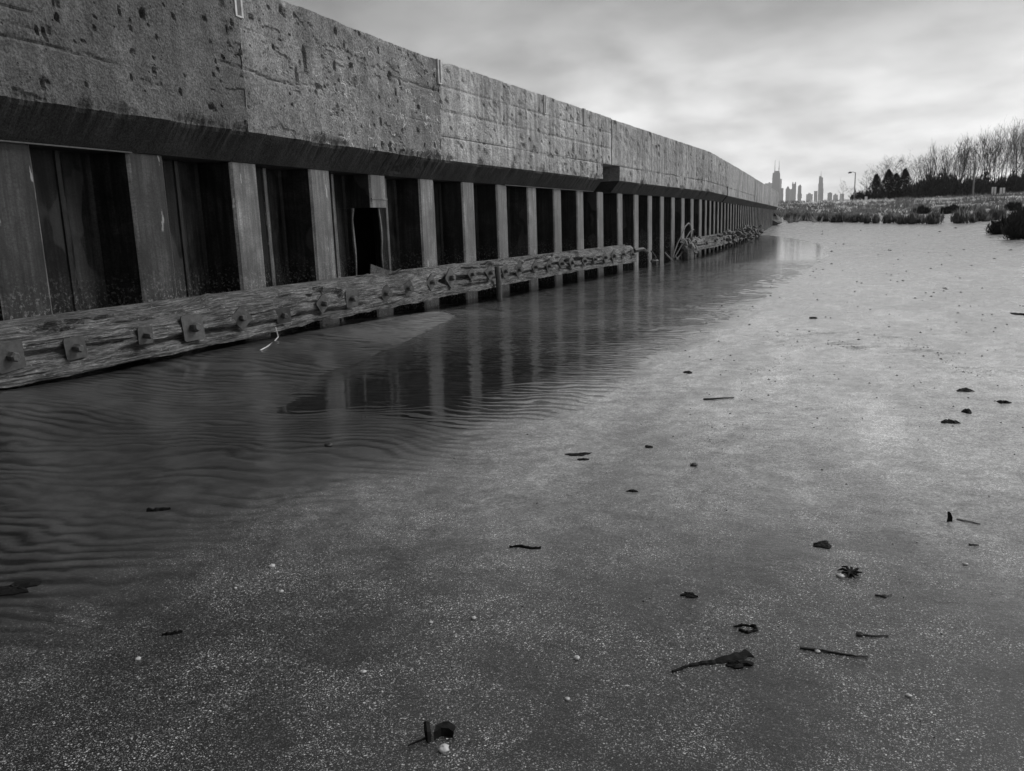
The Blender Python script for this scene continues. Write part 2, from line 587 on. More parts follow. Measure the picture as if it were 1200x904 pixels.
MAT['drygrass'] = leafy('dry_grass', 0.66, 0.55, 0.35)
MAT['scrub'] = leafy('grey_scrub', 0.17, 0.5, 0.5)
MAT['pole'] = simple('grey_pole', 0.20, 0.7, 0.2, 3, 0.1, 0.01)
MAT['lamp'] = simple('lamp_head', 0.10, 0.6, 0.2, 3, 0.1, 0.01)
MAT['sign'] = simple('white_board', 0.75, 0.6, 0.1, 3, 0.0, 0.01)
MAT['post'] = simple('dark_post', 0.06, 0.7, 0.2, 3, 0.1, 0.01)

# ------------------------------------------------------------------ ground
SH_Y = np.array([-40, 1, 2.2, 2.85, 3.45, 4.6, 5.75, 7.85, 10.7, 15, 20, 25, 32, 40, 46, 54, 60, 66, 72, 90.])
SH_X = np.array([-1.75, -1.75, -1.82, -1.75, -1.55, -1.5, -1.4, -1.22, -.92, -.62, -.25, .05, .05, -.6, -1.6, -3.0, -4.6, -7., -12., -30.])

FOOT = [(982, 403, .30, 0.3), (1006, 408, .26, 0.2), (962, 391, .28, .5), (1074, 412, .26, .2), (1108, 416, .26, .15), (1130, 434, .26, .2),
        (1152, 438, .3, .2), (1036, 396, .25, .1), (905, 400, .22, .6), (880, 432, .2, .6), (835, 505, .2, 1.1), (838, 520, .2, 1.0)]


def ground(x, y, fine=True, attrs=None):
    xs = np.interp(y, SH_Y, SH_X) + 0.10 * fbm(y * 0.9, y * 0.0 + 3.3, 3, 5)
    s = x - xs
    beach = 0.011 * s + 0.012 * sstep(0.0, 1.2, s)
    beach = np.where(beach > 0.12, 0.12 + (beach - 0.12) * 0.25, beach)
    beach = np.minimum(beach, 0.3)
    bed = np.where(s > -1.9, 0.0026 * s, -0.0049 + 0.045 * (s + 1.9))
    bed = np.maximum(bed, -0.16)
    # the near end of the pool is silted up to just over the water, and a bank lies against the wall
    near_ = sstep(4.6, 3.4, y + 0.5 * fbm(x * .8, y * .6, 2, 19))
    bed = bed * (1 - near_) + near_ * (0.0065 + 0.003 * s / 4)
    dw = x - wall_xn(y)
    bed = bed + 0.15 * sstep(2.1, 0.25, dw + 0.25 * fbm(x * .9, y * .9, 3, 23)) * sstep(13.0, 5.0, y) + 0.05 * sstep(1.4, .3, dw) * sstep(20, 10, y)
    z = np.where(s > 0, beach + near_ * 0.0066 * sstep(1.6, 0, s), bed)
    far = sstep(58, 64, y) * 0 + np.clip(y - 56, 0, 40)
    z = z + far * (0.016 - 0.0105 * np.clip((x + 5) / 14, 0, 1))
    # dune beyond the beach
    dune = np.interp(y, [92, 97, 110, 135, 165, 200, 230, 400, 9000], [0, .2, .5, 1.2, 2.2, 3.3, 3.7, 3.4, 3.4])
    dune = dune * (1 + 0.02 * np.clip(x, -40, 120) / 10)
    z = z + dune + sstep(93, 110, y) * sstep(9000, 700, y) * 0.5 * fbm(x / 14.0, y / 11.0, 4, 31)
    if fine:
        near = sstep(60, 20, y)
        z = z + near * (0.004 * fbm(x * 1.3, y * 0.9, 3, 3) + 0.0035 * fbm(x * 4.0, y * 5.5, 4, 4, 0.6)) * sstep(-0.4, 0.8, s)
        z = z + 0.02 * fbm(x / 7.0, y / 9.0, 3, 8) * sstep(0.6, 6, s)
        # ripple marks on the pond bed
        w = 0.30 * fbm(x * 0.7, y * 0.9, 3, 11) + 0.12 * fbm(x * 2.3, y * 2.8, 3, 12) + 0.03 * fbm(x * 7, y * 7, 2, 13)
        ph = (0.22 * -x + 0.975 * y + w) / 0.095
        f = ph - np.floor(ph)
        r = np.where(f < 0.68, f / 0.68, (1 - f) / 0.32)
        r = r * r * (3 - 2 * r) - 0.5
        zone = sstep(0.75, -0.25, s) * sstep(34, 16, y)
        amp = np.clip(0.55 + 0.9 * fbm(x * 1.3, y * 1.9, 3, 15), .1, 1.2) * zone * sstep(-6.5, -3.0, s)
        amp = amp * (0.0055 + 0.0025 * sstep(3.5, 4.6, y) * sstep(13, 8, y))
        if attrs is not None:
            attrs['pond'] = sstep(0.35, -0.7, s) * sstep(60, 40, y)
            attrs['silt'] = np.clip(sstep(0.15, -0.42, r) * sstep(0.2, -0.7, s) * (0.35 + 1.1 * np.clip(0.4 + fbm(x * 1.1, y * 1.6, 3, 16), 0, 1)), 0, 1)
        z = z + amp * r
        for (fx, fy, ln, a) in FOOT:
            c = at_z(fx, fy, 0.03)
            dx, dy = x - c.x, y - c.y
            u, v = dx * math.cos(a) + dy * math.sin(a), -dx * math.sin(a) + dy * math.cos(a)
            q = (u / (ln * 0.5)) ** 2 + (v / 0.055) ** 2
            q = q * (1 + 0.9 * vnoise2(x * 14 + fx, y * 9, 44))
            z = z - 0.009 * np.exp(-q * q) + 0.005 * np.exp(-((np.sqrt(np.abs(q)) - 1.35) / 0.3) ** 2)
    return z


def gz(x, y):
    return float(ground(np.array([float(x)]), np.array([float(y)]))[0])


def on_sand(px, py):
    z = 0.0
    for _ in range(5):
        q = at_z(px, py, z)
        z = gz(q.x, q.y)
    return Vector((q.x, q.y, z))


def build_ground():
    xs = [-9.0]
    xs += list(np.arange(-6.6, 2.6, 0.04))
    st, x = 0.045, 2.6
    while x < 14000:
        xs.append(x)
        x += st
        st *= 1.07
    st, x = 3.0, -13.0
    left = []
    while x > -14000:
        left.append(x)
        x -= st
        st *= 1.35
    xs = np.array(sorted(left) + sorted(xs))
    ys = list(-np.geomspace(1.0, 9000, 26)[::-1]) + [-0.5, 0.0, 0.4, 0.7]
    y = 0.85
    st = 0.015
    while y < 12000:
        ys.append(y)
        st = 0.015 if y < 3 else max(0.015, 0.0052 * y) if y < 60 else 0.0075 * y if y < 300 else 0.05 * y
        y += st
    ys = np.array(ys)
    X, Y = np.meshgrid(xs, ys)
    at_ = {}
    Z = ground(X.ravel(), Y.ravel(), True, at_)
    V = np.stack([X.ravel(), Y.ravel(), Z], -1)
    nx, ny = len(xs), len(ys)
    i = np.arange(ny - 1)[:, None] * nx + np.arange(nx - 1)[None, :]
    F = np.stack([i, i + 1, i + nx + 1, i + nx], -1).reshape(-1, 4)
    me = mesh_from(V, F, 'sand_beach')
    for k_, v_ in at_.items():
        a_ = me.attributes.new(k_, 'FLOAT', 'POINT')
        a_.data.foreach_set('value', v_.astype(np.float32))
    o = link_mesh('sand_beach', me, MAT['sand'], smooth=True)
    tag(o, 'wet rippled sand beach', None, None, 'structure')
    print('ground', nx, ny)


build_ground()

wv, wf = [], []
ysw = np.arange(-6, 66.1, 2.0)
for y in ysw:
    wv += [(wall_x(y) - 0.6, y, 0.0), (1.2, y, 0.0)]
for i in range(len(ysw) - 1):
    wf.append((2 * i, 2 * i + 1, 2 * i + 3, 2 * i + 2))
tag(link_mesh('pond_water', mesh_from(wv, wf, 'pond_water'), MAT['water']), 'shallow still pool along the wall', None, None, 'structure')

# ------------------------------------------------------------------ seawall
ZT, ZST, ZSB, OV = 3.3676, 2.0485, 1.794, 0.2511
PITCH = 1.2796
Y_END = 80.0
wall = empty('seawall', (wall_x(20) - 0.3, 20, 0))
tag(wall, 'long harbour wall of rusted sheet piles under a heavy concrete cap', 'seawall')
wall_inv = Matrix.Translation(-Vector(wall.location))


def wall_part(o):
    o.parent = wall
    o.matrix_parent_inverse = wall_inv
    return o


def joint(px, py):
    return at_wall(px, py, OV).y


J = [-1.5, joint(283, 60), joint(515, 100), joint(717, 170), joint(853, 215), joint(885, 222), joint(902, 226), Y_END]
print('joints', [round(j, 2) for j in J])
SLOTS = [joint(279, 10), joint(514.5, 80), joint(638.5, 122), joint(685, 138)]
NOTCH = (joint(708, 205), joint(727, 205), at_wall(715, 193, OV).z)
NOTCH2 = (J[4] - .12, J[4] + .30, at_wall(854, 219, OV).z)
print('slots', SLOTS, 'notch', NOTCH)
CT = [('cap_concrete_vignette', 0.095, 0, None), ('cap_concrete_veined', 0.175, 0.42, (J[2] - 0.9, 2.42, 2.3)),  # nearer blocks carry the darkening towards the frame edge in their tone
      ('cap_concrete_board_marked', 0.31, 0.22, (J[2] + 1.5, 2.3, 1.4)), ('cap_concrete_streaked', 0.27, 0, None), ('cap_concrete_far', 0.28, 0, None)]
CMAT = [make_concrete(n, t, e, 1.0, mk, 0.18 if i < 2 else 0.34) for i, (n, t, e, mk) in enumerate(CT)]
SOFFIT = make_concrete('cap_soffit_shade', 0.03, 0, 0.6, None, 0.15)  # shade under the cap painted in as near-black concrete
PITS = []
pr = np.random.default_rng(21)
for i in range(900):
    yy = pr.uniform(2.0, J[4])
    PITS.append((yy, pr.uniform(ZST + .02, ZT), (.009 + .018 * pr.random() ** 4) * (1.0 + 0.03 * yy), pr.uniform(.6, 2.2), pr.uniform(.015, .05)))
c = at_wall(358, 68, OV)
PITS.append((c.y, c.z, .028, 4.5, .05))


def cap_disp(y, z, blk):
    """inward displacement of the cap face"""
    d = 0.008 * fbm(y * 3.0, z * 3.0, 5, 40 + blk) + 0.007 * fbm(y * 11, z * 11, 4, 60, 0.65)
    sp = fbm(y * 1.7, z * 3.4, 5, 230 + blk, 0.6)
    d = d + 0.012 * sstep(0.34, 0.40, sp)
    lines = [(0.33, 0.010), (0.66, 0.010), (1.0, 0.010)] if blk >= 2 else [(0.40, 0.005), (0.85, 0.006)]
    for k, (dzv, dp) in enumerate(lines):
        zz = ZT - dzv + 0.012 * fbm(y * 0.8, y * 0 + k, 3, 90 + k)
        on = sstep(-0.25, 0.1, fbm(y * 0.7, y * 0 + 5 * k, 2, 70 + k)) if blk < 2 else 1.0
        d = d + dp * on * np.exp(-((z - zz) / 0.014) ** 2)
        if blk >= 2:
            d = d + 0.005 * k * (z < zz)
    if blk >= 2:
        for k in range(14):
            yv = J[blk] + (k + 0.37) * 0.92
            d = d + 0.007 * np.exp(-((y - yv) / 0.014) ** 2) * sstep(-.2, .2, vnoise2(z * 2.2 + k, z * 0 + k, 33))
    # ragged horizontal cracks of the older blocks
    if blk < 2:
        for k, zc in enumerate((2.42, 2.60, 2.93)):
            zz = zc + 0.05 * fbm(y * 1.4, y * 0 + k, 5, 120 + k, 0.65)
            on = sstep(0.0, 0.25, fbm(y * 0.9, y * 0 + 9 * k, 2, 130 + k))
            d = d + 0.016 * on * np.exp(-((z - zz) / 0.012) ** 2)
    qn = np.clip(1 + 1.1 * fbm(y * 16, z * 16, 3, 310), .3, 2.2)
    lo_, hi_ = y.min() - .1, y.max() + .1
    for (yy, zz, r, tall, dep) in PITS:
        if yy < lo_ or yy > hi_:
            continue
        q = ((y - yy) / r) ** 2 + ((z - zz) / (r * tall)) ** 2
        q = q * qn
        d = d + np.where(q < 6, dep * np.exp(-q * q), 0)
    # spalled lower and upper arris
    e = np.clip(fbm(y * 2.6, y * 0 + 1, 5, 150 + blk, 0.62), 0, 1)
    d = d + 0.11 * e * np.exp(-((z - ZST) / (0.03 + 0.06 * e)) ** 2)
    e2 = np.clip(fbm(y * 3.1, y * 0 + 2, 5, 170 + blk, 0.62), 0, 1)
    d = d + 0.05 * e2 * np.exp(-((z - ZT) / (0.02 + 0.05 * e2)) ** 2) + (0.0, 0.006, 0.012, 0.0, 0.014, 0.0, 0.012, 0.0)[min(blk, 7)]
    return d


def cap_block(i, y0, y1):
    g = 0.006 if i < 3 else 0.025
    y0, y1 = y0 + g, y1 - g
    dy = 0.017 if y1 < 14 else 0.05 if y1 < 24 else 0.12 if y1 < 40 else 0.5
    dzz = 0.017 if y1 < 14 else 0.035 if y1 < 24 else 0.08 if y1 < 40 else 0.3
    ycol = np.linspace(y0, y1, max(3, int((y1 - y0) / dy)))
    extra = []
    for s in SLOTS:
        extra += [s - .032, s - .029, s + .029, s + .032]
    for s in NOTCH[:2] + NOTCH2[:2]:
        extra += [s - .004, s + .004]
    ex = [e for e in extra if y0 + .01 < e < y1 - .01]
    ycol = np.array(sorted(list(ycol) + ex))
    zrow = list(np.linspace(ZT, ZST, max(4, int((ZT - ZST) / dzz))))
    zrow += [NOTCH[2] + .004, NOTCH[2] - .004, NOTCH2[2] + .004, NOTCH2[2] - .004, ZT - 0.30, ZT - 0.303] if i in (0, 1, 2, 3, 4) else []
    zrow = np.array(sorted(zrow, reverse=True))
    ch = np.linspace(0, 1, 9)[1:]
    rows = len(zrow) + len(ch)
    off = np.concatenate([np.full(len(zrow), OV), OV - (OV - 0.016) * ch])
    zz = np.concatenate([zrow, ZST - (ZST - ZSB) * ch])
    Yg, Zg = np.meshgrid(ycol, zz, indexing='ij')
    Og = np.tile(off, (len(ycol), 1))
    nf = len(zrow)
    D = np.zeros_like(Yg)
    D[:, :nf] = cap_disp(Yg[:, :nf].ravel(), Zg[:, :nf].ravel(), i).reshape(len(ycol), nf)
    D[:, nf:] = (D[:, nf - 1:nf] * (1 - ch)[None, :] * 0.7 + 0.010 * fbm(Yg[:, nf:] * 5, Zg[:, nf:] * 5, 4, 200))
    if i == 1:       # broken underside under the veined block
        D[:, nf:] += 0.05 * np.clip(fbm(Yg[:, nf:] * 6, Zg[:, nf:] * 9, 4, 210), 0, 1) * sstep(.9, .2, np.abs(Yg[:, nf:] - J[2] + .9))
    Og = Og - D
    for s in SLOTS:
        inn = (np.abs(Yg - s) < 0.0305) & (Zg > ZT - 0.3015)
        Og[inn] = OV - 0.14
    inn = ((Yg > NOTCH[0]) & (Yg < NOTCH[1]) & (Zg < NOTCH[2])) | ((Yg > NOTCH2[0]) & (Yg < NOTCH2[1]) & (Zg < NOTCH2[2]))
    Og[inn] = np.minimum(Og[inn], -0.50)
    Zg = Zg - (0.05 * np.clip(fbm(Yg * 2.4, Yg * 0, 5, 260 + i, .65) - .30, 0, 1) + (0, .004, 0, .02, 0, .03, .0, .02)[i]) * sstep(ZT - .06, ZT, Zg)
    Xg = wall_xn(Yg) + Og
    # close the ring behind
    bx = [(-0.35, ZSB), (-0.55, ZSB), (-0.55, ZT)]
    n = len(ycol)
    ring = rows + 3
    V = np.zeros((n, ring, 3))
    V[:, :rows, 0], V[:, :rows, 1], V[:, :rows, 2] = Xg, Yg, Zg
    for k, (o_, z_) in enumerate(bx):
        V[:, rows + k, 0] = wall_xn(ycol) + o_
        V[:, rows + k, 1] = ycol
        V[:, rows + k, 2] = z_
    idx = np.arange(n * ring).reshape(n, ring)
    nxt = np.roll(idx, -1, axis=1)
    F = np.stack([idx[:-1], idx[1:], nxt[1:], nxt[:-1]], -1).reshape(-1, 4).tolist()
    F.append(tuple(idx[0].tolist()))
    F.append(tuple(idx[-1][::-1].tolist()))
    me = mesh_from(V.reshape(-1, 3), F, 'cap_block')
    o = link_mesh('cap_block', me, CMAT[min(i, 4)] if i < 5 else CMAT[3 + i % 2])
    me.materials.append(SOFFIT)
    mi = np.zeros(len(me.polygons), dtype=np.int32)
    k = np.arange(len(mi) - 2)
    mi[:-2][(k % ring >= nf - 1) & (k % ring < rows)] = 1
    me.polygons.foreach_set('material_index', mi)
    return wall_part(o)


for i in range(len(J) - 1):
    cap_block(i, J[i], J[i + 1])

for s in SLOTS:
    mb = MB()
    x = wall_x(s, OV)
    for sg in (-1, 1):
        mb.box(x - .068, x + .012, s + sg * .030 - (.024 if sg < 0 else 0), s + sg * .030 + (.024 if sg > 0 else 0), ZT - .315, ZT + .004)
    mb.box(x - .066, x + .010, s - .029, s + .029, ZT - .317, ZT - .302)
    wall_part(mb.build('post_slot_frame', MAT['slot']))

# ---- sheet piles
FL = [(20, 260), (181, 270), (292, 260), (379.5, 262), (446, 262), (502.5, 262), (550.5, 262), (589.5, 262), (624.5, 262), (654, 260), (680.5, 260), (704, 260), (727, 260), (746, 260), (762, 260)]
PY = [at_wall(a, b, 0).y for a, b in FL]
while PY[-1] < Y_END - 1.3:
    PY.append(PY[-1] + PITCH)
PY = [PY[0] - 3 * PITCH, PY[0] - 2 * PITCH, PY[0] - PITCH] + PY
HOLE_I = 3 + 4


def pan_profile(wl, wr, a=0.19, b=0.30, dl=0.33, dr=0.27):
    """plan points (y, off) from the middle of one inner flange to the middle of the next"""
    r = 0.022
    return [(-wl, -dl), (-b - r, -dl), (-b + r * .4, -dl + r), (-a - r * .4, -r), (-a + r * .8, 0.0), (a - r * .8, 0.0), (a + r * .4, -r), (b - r * .4, -dr + r), (b + r, -dr), (wr, -dr)]


def sheet(mb, prof, yc, zs, th=0.016, wob=0.0):
    """a folded steel sheet following the plan profile"""
    n = len(prof)
    for k in range(n - 1):
        pass
    off = []
    for k in range(n):
        a = prof[max(k - 1, 0)]
        b = prof[min(k + 1, n - 1)]
        t = Vector((b[0] - a[0], b[1] - a[1])).normalized()
        off.append((t.y * th, -t.x * th))
    vs, fs = [], []
    for z in zs:
        for k, (u, o) in enumerate(prof):
            vs.append((wall_x(yc + u, o), yc + u, z))
        for k, (u, o) in enumerate(prof):
            vs.append((wall_x(yc + u + off[k][0], o + off[k][1]), yc + u + off[k][0], z))
    R_ = 2 * n
    for j in range(len(zs) - 1):
        for k in range(n - 1):
            fs.append((j * R_ + k, j * R_ + k + 1, (j + 1) * R_ + k + 1, (j + 1) * R_ + k))
            fs.append((j * R_ + n + k + 1, j * R_ + n + k, (j + 1) * R_ + n + k, (j + 1) * R_ + n + k + 1))
        for k in (0, n - 1):
            q = (j * R_ + k, (j + 1) * R_ + k, (j + 1) * R_ + n + k, j * R_ + n + k)
            fs.append(q if k == 0 else q[::-1])
    for j in (0, len(zs) - 1):
        for k in range(n - 1):
            q = (j * R_ + k, j * R_ + n + k, j * R_ + n + k + 1, j * R_ + k + 1)
            fs.append(q if j == 0 else q[::-1])
    mb.add(vs, fs)


hs_top = at_wall(443, 243.5, 0).z
hs_lip = at_wall(450, 317, 0).z
for i, y in enumerate(PY):
    wl = (y - PY[i - 1]) / 2 if i else PITCH / 2
    wr = (PY[i + 1] - y) / 2 if i < len(PY) - 1 else PITCH / 2
    prof = pan_profile(wl - .004, wr - .004)
    mb = MB()
    ztop = ZSB - 0.004
    if i == HOLE_I:
        sheet(mb, prof, y, [hs_top, ztop])
        tw = 0.02
        sheet(mb, prof[:3] + [(-0.27, -0.24)], y, [hs_lip - .12, hs_top - .001])
        sheet(mb, [(0.25, -0.15)] + [prof[7]] + prof[8:], y, [hs_lip - .02, hs_top - .001])
        sheet(mb, prof, y, [-0.6, hs_lip - .125])
        # torn lip bent outwards
        mb.add([(wall_x(y - .33, -.02), y - .33, hs_lip - .125), (wall_x(y + .26, -.02), y + .26, hs_lip - .125), (wall_x(y + .30, .10), y + .30, hs_lip + .01), (wall_x(y + .05, .13), y + .05, hs_lip - .03), (wall_x(y - .36, .03), y - .36, hs_lip + .10),
                (wall_x(y - .33, -.04), y - .33, hs_lip - .125), (wall_x(y + .26, -.04), y + .26, hs_lip - .125), (wall_x(y + .30, .08), y + .30, hs_lip + .01), (wall_x(y + .05, .11), y + .05, hs_lip - .03), (wall_x(y - .36, .01), y - .36, hs_lip + .10)],
               [(0, 1, 2, 3), (0, 3, 4), (6, 5, 8, 7), (5, 9, 8), (1, 6, 7, 2), (2, 7, 8, 3), (3, 8, 9, 4), (4, 9, 5, 0)])
        for (u_, o_) in ((-.27, -.235), (.25, -.145)):
            zs_ = np.linspace(hs_lip - .05, hs_top, 7)
            mb.tube([(wall_x(y + u_, o_) + random.uniform(-.012, .012), y + u_ + random.uniform(-.012, .012), z_) for z_ in zs_], [random.uniform(.010, .022) for _ in zs_], 5)
        # plate welded across the stub
        mb.box(wall_x(y, .002), wall_x(y, .012), y - .20, y + .20, hs_top + .10, hs_top + .115)
    else:
        sheet(mb, prof, y, [-0.6, 0.5, 1.2, ztop])
    # interlock knuckle on the inner flange
    yk = y + wr
    mb.tube([(wall_x(yk, -.285), yk, -0.6), (wall_x(yk, -.285), yk, ztop)], 0.04, 8)
    o = wall_part(mb.build('sheet_pile', MAT['tar_shade']))
    me = o.data
    me.materials.append(MAT['steel_vignette'] if i < 5 else MAT['steel'])
    mi = np.zeros(len(me.polygons), dtype=np.int32)
    for p_ in me.polygons:
        ce = p_.center
        if ce.x > wall_x(ce.y, -.012) and p_.normal.x > .9 or ce.x > wall_x(ce.y, .02):
            mi[p_.index] = 1
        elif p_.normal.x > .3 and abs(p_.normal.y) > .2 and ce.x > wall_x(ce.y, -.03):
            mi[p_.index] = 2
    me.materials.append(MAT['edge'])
    mi[-10:] = 1
    if i == HOLE_I:
        mi[-10 - 6 - 64:-16] = 2
    me.polygons.foreach_set('material_index', mi)
    if i == HOLE_I:
        o['label'] = 'torn sheet pile with a tall dark hole cut through it'
# steel strip along the pile heads
for (ya, yb) in ((at_wall(-60, 160, .02).y, at_wall(152, 182, .02).y), (at_wall(590, 215, .02).y, at_wall(694, 222, .02).y)):
    mb = MB()
    n = 8
    for k in range(n):
        a, b = ya + (yb - ya) * k / n, ya + (yb - ya) * (k + 1) / n
        mb.add([(wall_x(q, o), q, z) for q in (a, b) for o, z in ((0.012, ZSB - .012), (0.05, ZSB - .012), (0.05, ZSB - .002), (0.012, ZSB - .002))],
               [(0, 1, 5, 4), (1, 2, 6, 5), (2, 3, 7, 6), (3, 0, 4, 7)] + ([(3, 2, 1, 0)] if k == 0 else []) + ([(4, 5, 6, 7)] if k == n - 1 else []))
    wall_part(mb.build('head_strip', MAT['plate']))
q = at_wall(423, 238, -.3)
mb = MB()
mb.tube([(q.x - .05, q.y, q.z), (q.x + .06, q.y, q.z)], 0.035, 8)
wall_part(mb.build('stub_bolt', MAT['slot']))

# fill behind the wall
mb = MB()
pts = [-30.0, 5.0, 10.0, 29.0, Y_END - .3]
vs, fs = [], []
for y in pts:
    vs += [(wall_x(y, -1.25), y, -0.7), (wall_x(y, -1.25), y, ZSB - .02), (wall_x(y, -.56), y, ZSB - .01), (wall_x(y, -.56), y, ZT - .25), (-60, y, ZT - .2), (-60, y, -0.7)]
for k in range(len(pts) - 1):
    for j in range(6):
        fs.append((k * 6 + j, k * 6 + (j + 1) % 6, (k + 1) * 6 + (j + 1) % 6, (k + 1) * 6 + j))
fs += [tuple(range(5, -1, -1)), tuple(range((len(pts) - 1) * 6, len(pts) * 6))]
mb.add(vs, fs)
tag(mb.build('terrain', MAT['soil']), 'raised ground behind the wall', None, None, 'structure')

# ------------------------------------------------------------------ timber wales
ZWB, ZWT, TW = 0.176, 0.5745, 0.3817


def timber_mesh(y0, y1, seed, dy, rag=0.3, zsh=0.0, thin=1.0):
    ys = np.arange(y0, y1, dy)
    # ring (off, z) counter clockwise: bottom back, bottom front, front face up, top back
    ring = []
    for o in np.linspace(0.02, TW, 7)[:-1]:
        ring.append((o, ZWB))
    for t in np.linspace(0, 1, 22):
        ring.append((TW - 0.015 * t - 0.13 * max(0, t - .72) / .28, ZWB + (ZWT - ZWB - .03) * t))
    for t in np.linspace(0, 1, 7)[1:]:
        ring.append((TW - .145 + (0.02 - TW + .145) * t, ZWT - .03 + .03 * t))
    ring = np.array(ring)
    n, m = len(ys), len(ring)
    Y = np.repeat(ys[:, None], m, 1)
    O = np.tile(ring[:, 0], (n, 1))
    Z = np.tile(ring[:, 1], (n, 1))
    arc = np.tile(np.arange(m) * 0.02, (n, 1))
    rough = 0.020 * fbm(Y * 2.6, arc * 30, 4, seed, 0.65) + 0.024 * fbm(Y * .7, arc * 7, 4, seed + 5)
    # long splits that open and close along the grain
    split = 0
    for k, (zc, dep) in enumerate(((0.40, 0.15), (0.33, 0.06), (0.27, 0.06), (0.48, 0.09))):
        zz = zc + 0.035 * fbm(Y * .45, Y * 0 + k, 4, seed + 20 + k, 0.6)
        on = sstep(-0.05, 0.3, fbm(Y * .55, Y * 0 + 3.0 * k, 3, seed + 30 + k))
        wdt = (0.009 + 0.016 * on) * (1.5 if k == 0 else 1)
        split = split + dep * on * np.exp(-((Z - zz) / wdt) ** 2)
    front = sstep(0.18, 0.3, O)
    edge = sstep(0.03, .12, O)
    O = O - edge * rough - split * front
    Z = Z + edge * rough * .8 + zsh
    # the top arris is worn to a round, lumpy shoulder
    wear = np.clip(fbm(Y * 1.1, Y * 0, 4, seed + 50, 0.6), -.2, 1)
    top = sstep(ZWT - .2, ZWT, Z) * edge
    gone = sstep(0.22, 0.30, fbm(Y * .9, arc * 5, 4, seed + 71, 0.6)) * sstep(.36, .44, Z)
    Z = Z - 0.09 * top * wear - 0.035 * gone * edge
    O = O - 0.06 * top * np.clip(wear, 0, 1) - 0.06 * gone * edge
    # broken ends
    for ye, sg in ((y0, 1), (y1, -1)):
        t = np.clip(1 - np.abs(Y - ye) / rag, 0, 1)
        O = O * (1 - 0.5 * t * t)
        Y = Y + sg * t * 0.12 * fbm(arc * 14, arc * 0, 3, seed + 60)
    X = wall_xn(Y) + O
    V = np.stack([X, Y, Z], -1).reshape(-1, 3)
    idx = np.arange(n * m).reshape(n, m)
    nxt = np.roll(idx, -1, 1)
    F = np.stack([idx[:-1], nxt[:-1], nxt[1:], idx[1:]], -1).reshape(-1, 4).tolist()
    F.append(tuple(idx[0][::-1].tolist()))
    F.append(tuple(idx[-1].tolist()))
    return mesh_from(V, F, 'timber')


def rot_to_front(vs, c, tilt, roll, lean):
    """local x = out from the wall, y = along, z = up"""
    Mx = Matrix.Translation(c) @ Matrix.Rotation(lean, 4, 'Z') @ Matrix.Rotation(tilt, 4, 'Y') @ Matrix.Rotation(roll, 4, 'X')
    return [Mx @ Vector(v) for v in vs]


wale = empty('timber_wale', (wall_x(10, TW * .5), 10, ZWB))
tag(wale, 'long splintered fender timber studded with rusty bolt plates along the near wall foot', 'timber wale')
YW1 = at_wall(749, 303, TW).y
o = link_mesh('timber', timber_mesh(0.2, YW1, 300, 0.03), MAT['timber'])
o.parent = wale
o.matrix_parent_inverse = Matrix.Translation(-Vector(wale.location))
wale_inv = Matrix.Translation(-Vector(wale.location))

PLATES = [  # px, py, size in m, roll, lean
    (12, 418, .19, .1, .0), (88, 408, .155, .08, .15), (170, 393, .135, .0, .1), (226, 384, .215, .02, .12), (283, 373, .16, .75, .35), (332, 370, .15, .1, .5),
    (378, 356, .16, .7, .1), (412, 350, .185, .05, .2), (452, 344, .16, .6, .35), (478, 338, .16, .5, .4), (505, 331, .17, .72, .1), (528, 326, .22, .78, .1), (553, 322, .15, .6, .3),
    (574, 320, .17, .6, .3), (592, 318, .16, .3, .3), (608, 316, .20, .6, .25), (627, 313, .16, .7, .25), (643, 312, .17, .5, .2), (658, 309, .16, .7, .3), (670, 308, .21, .6, .1), (685, 306, .16, .7, .3),
    (697, 304, .16, .5, .2), (709, 302, .16, .6, .3), (719, 300, .22, .7, .15), (730, 298, .16, .4, .3), (741, 298, .17, .6, .3)]


def bolt_plate(px, py, s, roll, lean, parent, pinv, off=TW):
    c = at_wall(px, py, off + .012)
    pl = MB()
    t, h = .007, s / 2
    bev = s * .06
    ring = [(-h + bev, -h), (h - bev, -h), (h, -h + bev), (h, h - bev), (h - bev, h), (-h + bev, h), (-h, h - bev), (-h, -h + bev)]
    vs = [(-t, a, b) for a, b in ring] + [(t, a, b) for a, b in ring]
    fs = [tuple(range(7, -1, -1)), tuple(range(8, 16))] + [(k, (k + 1) % 8, 8 + (k + 1) % 8, 8 + k) for k in range(8)]
    tilt = random.uniform(-.12, .12)
    pl.add(rot_to_front(vs, c, tilt, roll, -lean), fs)
    po = pl.build('bolt_plate', MAT['plate'])
    po.parent = parent
    po.matrix_parent_inverse = pinv
    nb = MB()
    r = s * .19
    a0 = random.uniform(0, 1)
    hexa = [(r * math.cos(a0 + k * math.pi / 3), r * math.sin(a0 + k * math.pi / 3)) for k in range(6)]
    d1 = .055 + random.uniform(0, .02)
    vs = [(t + .001, a, b) for a, b in hexa] + [(d1 * .8, a, b) for a, b in hexa] + [(d1, a * .7, b * .7) for a, b in hexa]
    fs = [tuple(range(5, -1, -1)), tuple(range(12, 18))]
    for lv in (0, 6):
        fs += [(lv + k, lv + (k + 1) % 6, lv + 6 + (k + 1) % 6, lv + 6 + k) for k in range(6)]
    nb.add(rot_to_front(vs, c, tilt, roll, -lean), fs)
    bo = nb.build('bolt_head', MAT['bolt'])
    bo.parent = po
    bo.matrix_parent_inverse = pinv @ Matrix.Identity(4)
    bo.matrix_parent_inverse = (po.matrix_parent_inverse).inverted() @ pinv if False else pinv
    return po


